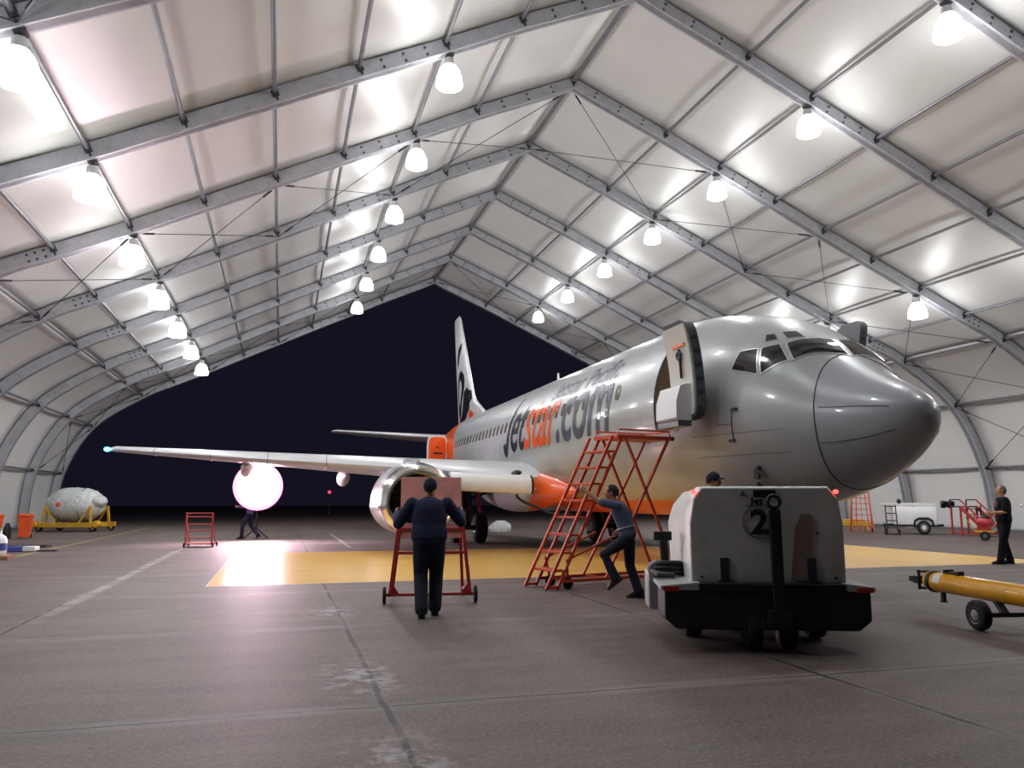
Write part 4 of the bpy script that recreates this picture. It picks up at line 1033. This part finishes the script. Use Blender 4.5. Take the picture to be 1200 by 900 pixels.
for z, hw, y in ((.13, .66, -.03), (.72, .515, .015), (1.06, .475, .04), (1.27, .46, .055)):
    mb = MB(); mb.bar((-hw, y, z), (hw, y, z), .04, .04, (0, 1, 0)); mb.build('cross_rail', RF, ws, smooth=False)

# ------------------------------------------------------------------ yellow tow bar on the right
a, b = Vector((8.40, 8.78, .42)), Vector((7.95, 6.3, .42)); ang = math.atan2(b.y-a.y, b.x-a.x)
tb = empty('tow_bar', 'thick yellow aircraft tow bar on small wheels at the right edge', 'tow bar', (8.40, 8.78, 0), ang)
mb = MB(); mb.lathe([(.09, -.02), (.125, 0), (.125, 3.1), (.10, 3.25)], (0, 0, .42), (1, 0, 0), 28); tbm = mb.build('tube', M['yellow'], tb, angle=50)
mb = MB(); mb.lathe([(.135, .06), (.142, .07), (.142, .12), (.135, .13)], (0, 0, .42), (1, 0, 0), 28); mb.build('collar', M['dark'], tb)
mb = MB(); mb.box((-.04, 0, .42), (.10, .10, .10)); mb.lathe([(.06, -.09), (.07, -.02)], (0, 0, .42), (1, 0, 0), 16); mb.build('pivot', M['yellow'], tb, bevel=.01)
mb = MB(); mb.box((-.19, 0, .42), (.12, .2, .10)); mb.box((-.17, .05, .53), (.1, .18, .03)); mb.box((-.17, .05, .31), (.1, .18, .03)); mb.tube((-.18, .08, .29), (-.18, .08, .55), .022, 10); mb.tube((-.18, -.05, .29), (-.18, -.05, .55), .022, 10); mb.box((-.30, -.06, .42), (.12, .05, .07)); mb.box((-.30, .08, .42), (.12, .05, .07)); mb.build('coupling_head', M['dark'], tb, bevel=.006)
mb = MB(); mb.box((.45, 0, .56), (.30, .06, .035)); mb.box((.38, 0, .585), (.05, .12, .03)); mb.box((.60, 0, .565), (.06, .08, .06)); mb.build('release_lever', M['dark'], tb, bevel=.005)
mb = MB(); mb.loft([[Vector((x, .1275*math.sin(q)*-1, .42+.1275*math.cos(q))) for q in (.55, .8, 1.05, 1.3, 1.55)]+[Vector((x, .123*math.sin(q)*-1, .42+.123*math.cos(q))) for q in (1.55, 1.3, 1.05, .8, .55)] for x in (.2, .34)]); mb.build('label_plate', M['white'], tb)
mb = MB(); mb.box((.24, .0, .25), (.05, .05, .14)); mb.box((.24, 0, .18), (.08, .06, .02)); mb.build('stub_leg', M['dark'], tb, bevel=.005)
mb = MB(); mb.bar((1.36, -.28, .17), (1.36, .55, .17), .06, .05); mb.bar((1.36, 0, .17), (1.2, 0, .34), .08, .05); mb.build('axle', M['dark'], tb)
for y in (-.34, .60):
    t, h = MB(), MB(); wheel(t, h, (1.36, y, .172), .172, .12, (0, 1, 0)); w_ = t.build('wheel', M['tyre'], tb); h.build('wheel_hub', M['steel'], w_)

# ------------------------------------------------------------------ bright floodlight beyond the wing
M['flood'] = glow('floodlight lens with glare', (255, 240, 246), 110)
M['flood_glare'] = glow('pink glare glow', (255, 120, 190), 4)  # glow colour that imitates the magenta lens halo
fd = empty('floodlight', 'dazzling round white floodlight with added pink glare rim on a stand below the wing', 'floodlight', (-.84, 31.4, 0), math.radians(2))
mb = MB(); mb.lathe([(.02, -.01), (.62, -.03), (.70, .03), (.70, .06), (.02, .07)], (0, -.02, 1.98), (0, -1, -.05), 40); mb.build('lens', M['flood'], fd, angle=30)  # disc made larger than the lamp to take in its glare
mb = MB(); mb.torus((0, -.03, 1.98), (0, -1, -.05), .80, .10, 40, 12); o = mb.build('glare_ring', M['flood_glare'], fd); o['label'] = 'added glowing pink ring imitating lens glare'  # added ring, stands in for the pink halo round the lamp
mb = MB(); mb.lathe([(.3, -.45), (.5, -.4), (.74, -.1), (.74, -.02), (.2, -.02)], (0, 0, 1.98), (0, -1, -.05), 32); mb.build('lamp_housing', M['dark'], fd)
mb = MB(); mb.tube((0, .25, .3), (0, .25, 1.75), .035, 10); mb.build('pole', M['dark'], fd)
for k in range(3):
    q = 2*PI*k/3+.5; mb = MB(); mb.bar((0, .25, .42), (.5*math.cos(q), .25+.5*math.sin(q), .03), .035, .035); mb.build('leg', M['dark'], fd)
li = bpy.data.lights.new('floodlight_beam', 'SPOT'); li.energy = FLOOD_W; li.color = (1, .50, .72); li.spot_size = math.radians(150); li.spot_blend = .6; li.shadow_soft_size = .5  # pink beam colour imitates the flare tint over the floor
lo = bpy.data.objects.new('floodlight_beam', li); COL.objects.link(lo); lo.parent = fd; lo.location = (0, -.25, 1.98); lo.rotation_euler = (math.radians(82), 0, math.radians(180))
# ------------------------------------------------------------------ left background
def red_trolley(loc, rz):
    t = empty('trolley', 'small red tube trolley on the floor left of the floodlight', 'trolley', loc, rz)
    for x in (-.39, .39):
        mb = MB(); mb.tube((x, 0, .10), (x, 0, 1.08), .026, 10); mb.build('upright', RF, t)
        mb = MB(); mb.bar((x, -.05, .10), (x, .75, .10), .05, .05); mb.build('base_rail', RF, t)
        mb = MB(); mb.bar((x, .02, .75), (x, .65, .12), .03, .03); mb.build('brace', RF, t)
        for y in (0, .7):
            w, h = MB(), MB(); wheel(w, h, (x+.04*(1 if x > 0 else -1), y, .075), .075, .04); w.raw(h.v, h.f); w.build('castor', M['tyre'], t)
    for z in (.12, .30, .52, .72, .95, 1.06):
        mb = MB(); mb.tube((-.39, 0, z), (.39, 0, z), .018, 8); mb.build('cross_rail', RF, t)
    mb = MB(); mb.box((0, .35, .13), (.74, .7, .02)); mb.build('deck', RF, t, smooth=False)
red_trolley((-2.43, 26.9, 0), math.radians(-6))

def bin_(loc, rz, label):
    t = empty('wheelie_bin', label, 'bin', loc, rz, 'orange bins by the left wall'); t.scale = (.84, .84, .88)
    mb = MB(); mb.loft([[Vector((x*w, y*d+o, z)) for x, y in ((-1,-1),(1,-1),(1,1),(-1,1))] for z, w, d, o in ((.06, .21, .24, .0), (.5, .245, .28, 0), (.93, .28, .33, .0), (.935, .30, .35, 0), (.98, .30, .35, 0))]); mb.build('bin_body', M['orange_bin'], t, angle=30, bevel=.012)
    mb = MB(); mb.loft([[Vector((x*w, y*d, z)) for x, y in ((-1,-1),(1,-1),(1,1),(-1,1))] for z, w, d in ((.985, .31, .36), (1.03, .31, .36), (1.06, .24, .28))]); mb.build('lid', M['orange_bin'], t, angle=30, bevel=.012)
    mb = MB(); mb.tube((-.24, .40, .97), (.24, .40, .97), .018, 8); mb.bar((-.2, .33, .97), (-.2, .40, .97), .03, .03); mb.bar((.2, .33, .97), (.2, .40, .97), .03, .03); mb.build('handle', M['orange_bin'], t)
    for x in (-.23, .23):
        w, h = MB(), MB(); wheel(w, h, (x, .22, .10), .10, .05); w.raw(h.v, h.f); w.build('wheel', M['tyre'], t)
bin_((-9.45, 34.9, 0), .15, 'orange wheelie bin left of the wrapped engine')
bin_((-10.42, 34.5, 0), -.1, 'orange wheelie bin cut off by the left edge of the photo')

# wrapped engine on its yellow transport stand
M['wrap'] = mat('silvery plastic wrap', (206,214,214), .18, .25, .16, 1.6, coat=.5)
nt = NT('crinkled wrap'); f = nt.noise(3.0, 8, .7, dist=.8); nt.set(color=nt.mix(nt.ramp(f, .35, .65), lin((204,212,212)), lin((240,244,242))), rough=.22, metal=.2); nt.bump(f, .9, .12); M['wrap'] = nt.m
es = empty('engine_stand', 'dirty yellow engine transport stand near the left wall', 'stand', (-9.25, 42.0, 0), math.radians(-18)); es.scale = (.84, .84, .82)
mb = MB()
for y in (-1.0, 1.0): mb.box((0, y, .38), (3.4, .24, .26))
for x in (-1.5, -.2, 1.2): mb.box((x, 0, .34), (.22, 2.2, .2))
mb.build('base_frame', M['yellow_dirty'], es, smooth=False, bevel=.02)
for x in (-1.35, 1.35):
    for y in (-.95, .95):
        mb = MB(); mb.bar((x, y, .5), (x*.92, y*.95, 1.45), .12, .12); mb.bar((x*.5, y, .5), (x*.92, y*.95, 1.35), .09, .09); mb.build('support_arm', M['yellow_dirty'], es, smooth=False, bevel=.01)
        w, h = MB(), MB(); wheel(w, h, (x*1.12, y, .20), .20, .14, (0, 1, 0)); w_ = w.build('castor', M['tyre'], es); h.build('wheel_hub', M['yellow_dirty'], w_)
for x in (-1.75, 1.75):
    mb = MB(); mb.lathe([(.16, -.2), (.2, -.15), (.2, .15), (.16, .2)], (x, -1.0, .43), (0, 1, 0), 18); mb.build('tow_roller', M['yellow'], es)
en = empty('wrapped_engine', 'jet engine wrapped in silvery plastic resting on the yellow stand', 'engine', (-9.25, 42.0, .41), math.radians(-18)); en.scale = (.82, .82, .80)
rings = []; random.seed(3)
for k in range(15):
    x = -1.45+2.9*k/14; r = .92*(1-abs((x+.1)/1.75)**3.2)+.12
    rings.append([Vector((x+random.uniform(-.03, .03), (r+random.uniform(-.035, .035))*.96*math.cos(2*PI*j/22), 1.02+(r+random.uniform(-.035, .035))*math.sin(2*PI*j/22)*(1.0 if math.sin(2*PI*j/22) > 0 else .95))) for j in range(22)])
mb = MB(); mb.loft(rings); wr = mb.build('plastic_wrap', M['wrap'], en, angle=25)
for x, s in ((-1.25, .42), (1.35, .38)):
    mb = MB(); mb.ball((x, -.15, 1.22), (.40, .55, s), 12, 8); mb.build('wrap_fold', M['wrap'], en, angle=30)
mb = MB(); mb.lathe([(.03, -.16), (.15, -.12), (.19, 0), (.19, .1)], (-.55, -.86, 1.05), (0, 1, 0), 20); o = mb.build('intake_plug', M['orange_bin'], en); o['label'] = 'orange plug'
for x in (-.7, .5):
    mb = MB(); mb.path([(x, .93*math.cos(q), 1.02+.99*math.sin(q)) for q in [2*PI*j/24 for j in range(25)]], .02, 6, False); mb.build('strap', M['clamp'], en)

# clutter by the left edge
tag(MB().loft([[Vector((-9.96+.13*r*math.cos(2*PI*j/12)*(1+.15*math.sin(3*j)), 34.6+.25*r*math.sin(2*PI*j/12), z)) for j in range(12)] for z, r in ((0, .8), (.18, .95), (.42, .8), (.6, .35))]).build('rubbish_bag', M['black'], None), 'black rubbish bag slumped between the two orange bins', 'bag')
bt = empty('water_bottle', 'white and blue water drum standing at the left edge on the floor', 'bottle', (-6.78, 22.9, .11))
mb = MB(); mb.lathe([(.19, 0), (.21, .03), (.21, .36), (.17, .46), (.08, .52), (.07, .60)], n=20); mb.build('drum', M['white'], bt)
mb = MB(); mb.lathe([(.214, .12), (.214, .30)], n=20); mb.build('label_band', mat('blue label', (60,70,150), .5), bt)
mb = MB(); mb.lathe([(.08, .60), (.08, .66)], n=14); mb.build('cap', mat('green cap', (120,170,120), .5), bt)
mb = MB(); mb.loft([[Vector((x*w, y*w*.8, z)) for x, y in ((-1,-1),(1,-1),(1,1),(-1,1))] for z, w in ((0, .30), (.10, .34))]); tr_ = mb.build('tray', mat('brown cardboard tray', (168,124,96), .8), None, smooth=False); tr_.location = (-6.78, 22.9, 0); tag(tr_, 'low brown tray under the water drum', 'tray')
mb = MB(); mb.box((0, 0, .03), (1.5, .55, .06)); o = mb.build('floor_mat', M['black'], None, smooth=False, bevel=.01); o.location = (-7.75, 28.6, 0); o.rotation_euler = (0, 0, -.1); tag(o, 'dark mat lying on the floor beside the water drum', 'mat')
tl = empty('tool_case', 'blue and white tool case lying flat near the left edge', 'tool case', (-7.05, 26.2, 0), -.12)
mb = MB(); mb.box((-.22, 0, .08), (.42, .34, .15)); mb.build('case', mat('blue plastic', (70,84,160), .45), tl, bevel=.02)
mb = MB(); mb.box((.16, 0, .08), (.34, .34, .14)); mb.build('lid', M['white'], tl, bevel=.02)
mb = MB(); mb.box((.60, .02, .02), (.55, .22, .04)); mb.build('strap', M['black'], tl, bevel=.008)

# plastic wrapped bundle beyond the main wheels
mb = MB(); random.seed(5); rings = []
for z, r in ((0, .9), (.22, 1.05), (.48, .85), (.68, .4)):
    rings.append([Vector((r*(.8+random.uniform(-.1, .1))*math.cos(2*PI*j/16), r*(.5+random.uniform(-.08, .08))*math.sin(2*PI*j/16), z+random.uniform(-.04, .04)*(z > 0))) for j in range(16)])
mb.loft(rings); o = mb.build('plastic_bundle', M['wrap'], None, angle=30); o.location = (10.0, 36.2, 0); o.scale = (.68, .7, .72); tag(o, 'grey white plastic bundle on the floor beyond the main wheels', 'bundle')
ob = empty('obstruction_light', 'tiny red light on a pole out in the dark', 'light', (4.0, 70, 0))
mb = MB(); mb.tube((0, 0, 0), (0, 0, 2.0), .05, 8); mb.build('pole', M['dark'], ob)
mb = MB(); mb.ball((0, 0, 2.1), .13, 12, 8); mb.build('red_lamp', glow('red obstruction lamp', (255,40,70), 4), ob)

# ------------------------------------------------------------------ right background
def ladder_stand(loc, rz):
    t = empty('ladder_stand', 'small orange stepladder stand against the right wall', 'stand', loc, rz)
    for x in (-.45, .45):
        for d in (0, .18):
            mb = MB(); mb.bar((x+d*(-1 if x > 0 else 1), -.75, .05), (x*.75+d*(-1 if x > 0 else 1), -.05, 2.05), .045, .045); mb.build('stile', OF, t, smooth=False)
        mb = MB(); mb.bar((x*1.05, .75, .05), (x*.75, .05, 2.05), .045, .045); mb.build('leg', OF, t, smooth=False)
        mb = MB(); mb.bar((x, -.7, .22), (x, .7, .22), .035, .035); mb.build('side_rail', OF, t, smooth=False)
    mb = MB(); mb.bar((0, -.75, .05), (0, -.05, 2.05), .03, .03); mb.build('centre_bar', OF, t, smooth=False)
    for k in range(1, 8):
        z = .05+k*.25; y = -.75+.70*k*.125; mb = MB(); mb.box((0, y, z), (.9-.03*k, .10, .03)); mb.build('tread', OF, t, smooth=False)
    mb = MB(); mb.box((.05, .1, 2.06), (.85, .5, .06)); mb.build('platform', OF, t, smooth=False)
    for x in (-.45, .45):
        w, h = MB(), MB(); wheel(w, h, (x, .75, .10), .10, .06); w.raw(h.v, h.f); w.build('castor', M['tyre'], t)
ladder_stand((25.55, 30.5, 0), math.radians(-38))
mb = MB(); mb.box((0, 0, .32), (2.2, .5, .22)); mb.box((-.9, 0, .1), (.16, .5, .2)); mb.box((.9, 0, .1), (.16, .5, .2)); mb.box((0, 0, .48), (1.6, .36, .1)); o = mb.build('parts_pallet', M['yellow_dirty'], None, smooth=False, bevel=.02); o.location = (26.6, 32.8, 0); o.rotation_euler = (0, 0, -.6); tag(o, 'low dirty yellow pallet behind the orange stepladder stand', 'pallet')

def light_tower(loc, rz, label):
    t = empty('light_tower_trailer', label, 'trailer', loc, rz, 'white trailers along the right wall'); t.scale = (.82, .85, .9)
    mb = MB(); mb.loft([[Vector((x, y*w, z)) for y, z in ((-1, .45), (-1, 1.05), (-.8, 1.32), (.8, 1.32), (1, 1.05), (1, .45))] for x, w in ((-1.05, .55), (-.9, .62), (.85, .62), (1.0, .56))]); mb.build('engine_cover', M['white'], t, angle=25, bevel=.02)
    mb = MB(); mb.bar((-1.6, 0, .42), (1.3, 0, .42), .12, .12); mb.box((0, 0, .42), (2.2, 1.1, .1)); mb.build('chassis', M['dark'], t, bevel=.01)
    for y in (-.68, .68):
        w, h = MB(), MB(); wheel(w, h, (.35, y, .33), .33, .2, (0, 1, 0)); w_ = w.build('tyre', M['tyre'], t); h.build('wheel_hub', M['white'], w_)
        mb = MB(); mb.path([(-.12, y, .36), (-.05, y, .66), (.12, y, .76), (.58, y, .76), (.75, y, .66), (.82, y, .36)], .05, 8); mb.build('mudguard', M['black'], t)
    mb = MB(); mb.bar((-1.6, 0, 1.42), (1.5, 0, 1.42), .14, .14); mb.tube((-1.7, 0, 1.40), (-1.2, 0, 1.46), .06, 8); mb.build('mast', M['offwhite'], t, bevel=.01)
    mb = MB(); mb.bar((-1.5, 0, .45), (-1.35, 0, 1.4), .08, .08); mb.bar((-1.15, .2, .45), (-1.15, .2, 1.4), .06, .06); mb.build('mast_post', M['offwhite'], t)
    for k, (x, y) in enumerate(((1.35, -.35), (1.35, .35), (1.65, -.35), (1.65, .35))):
        mb = MB(); mb.lathe([(.05, -.16), (.12, -.1), (.20, .06), (.19, .10)], (x, y, 1.45), (.4, -.6, -.5), 16); mb.build('lamp_head', M['dark'], t)
    mb = MB(); mb.tube((-1.5, 0, .05), (-1.5, 0, .6), .04, 8); mb.box((-1.5, 0, .02), (.2, .2, .04)); mb.build('jack_leg', M['dark'], t)
    mb = MB(); mb.ball((-.75, 0, 1.55), (.12, .12, .14), 12, 8); mb.build('exhaust_cap', M['dark'], t)
light_tower((26.7, 28.5, 0), math.radians(-42), 'white light tower trailer beside the red stairs at the right wall')
light_tower((27.5, 22.2, 0), math.radians(-55), 'white trailer at the right edge behind the man in the T-shirt')

def red_steps(loc, rz):
    t = empty('red_steps', 'low red steps with handrails between the white trailer and the right edge', 'stair', loc, rz)
    for y in (-.42, .42):
        mb = MB(); mb.bar((1.35, y, .05), (0, y, 1.18), .06, .12); mb.build('stringer', RF, t, smooth=False)
        mb = MB(); mb.bar((1.35, y, .38), (0, y, 1.48), .045, .045); mb.build('handrail', RF, t, smooth=False)
        mb = MB(); mb.bar((-.5, y, 1.48), (0, y, 1.48), .045, .045); mb.bar((-.5, y, 1.2), (-.5, y, 1.48), .04, .04); mb.build('guard_rail', M['dark'], t, smooth=False)
        for x in (-.48, .0):
            mb = MB(); mb.bar((x, y, .03), (x, y, 1.18), .06, .06); mb.build('leg', RF, t, smooth=False)
        mb = MB(); mb.bar((1.33, y, .1), (1.33, y, .4), .05, .05); mb.bar((.66, y, .65), (.66, y, .95), .04, .04); mb.build('rail_post', RF, t, smooth=False)
        mb = MB(); mb.bar((-.5, y, .12), (1.3, y, .12), .05, .05); mb.build('base_rail', RF, t, smooth=False)
    for k in range(5):
        mb = MB(); mb.box((1.2-k*.27, 0, .2+k*.226), (.22, .84, .03)); mb.build('tread', M['dark'], t, smooth=False)
    mb = MB(); mb.box((-.25, 0, 1.19), (.55, .9, .05)); mb.build('platform', M['dark'], t, smooth=False)
red_steps((27.5, 26.45, 0), math.radians(-90))
pu = empty('pump_trolley', 'small red engine pump on a trolley left of the man in the T-shirt', 'pump', (24.9, 23.3, 0), math.radians(-50)); pu.scale = (.8, .8, .85)
mb = MB(); mb.ball((0, 0, .75), (.34, .26, .26), 16, 10); mb.box((0, 0, .55), (.5, .36, .22)); mb.build('engine_block', M['red_frame'], pu, bevel=.02)
mb = MB(); mb.ball((.05, 0, .98), (.2, .18, .1), 12, 8); mb.tube((-.1, 0, .9), (-.1, 0, 1.5), .03, 8); mb.build('air_filter', M['black'], pu)
mb = MB(); mb.box((0, 0, .38), (.8, .5, .08)); mb.bar((-.4, 0, .38), (-.75, 0, 1.0), .05, .05); mb.build('trolley_frame', M['yellow_dirty'], pu, bevel=.01)
for y in (-.26, .26):
    w, h = MB(), MB(); wheel(w, h, (0, y, .2), .2, .08, (0, 1, 0)); w_ = w.build('wheel', M['tyre'], pu); h.build('wheel_hub', M['steel'], w_)
lp = empty('sack_truck', 'dark hand trolley leaning beside the white light tower trailer', 'trolley', (25.0, 28.0, 0), math.radians(-35))
mb = MB()
for x in (-.2, .2): mb.tube((x, 0, .12), (x, .35, 1.25), .025, 8)
for z in (.3, .6, .9, 1.2): mb.tube((-.2, .31*(z-.12), z), (.2, .31*(z-.12), z), .02, 8)
mb.build('frame', M['dark'], lp)
mb = MB(); mb.box((0, -.14, .04), (.46, .3, .03)); mb.build('toe_plate', M['dark'], lp, smooth=False)
for x in (-.26, .26):
    w, h = MB(), MB(); wheel(w, h, (x, .05, .13), .13, .06); w.raw(h.v, h.f); w.build('wheel', M['tyre'], lp)
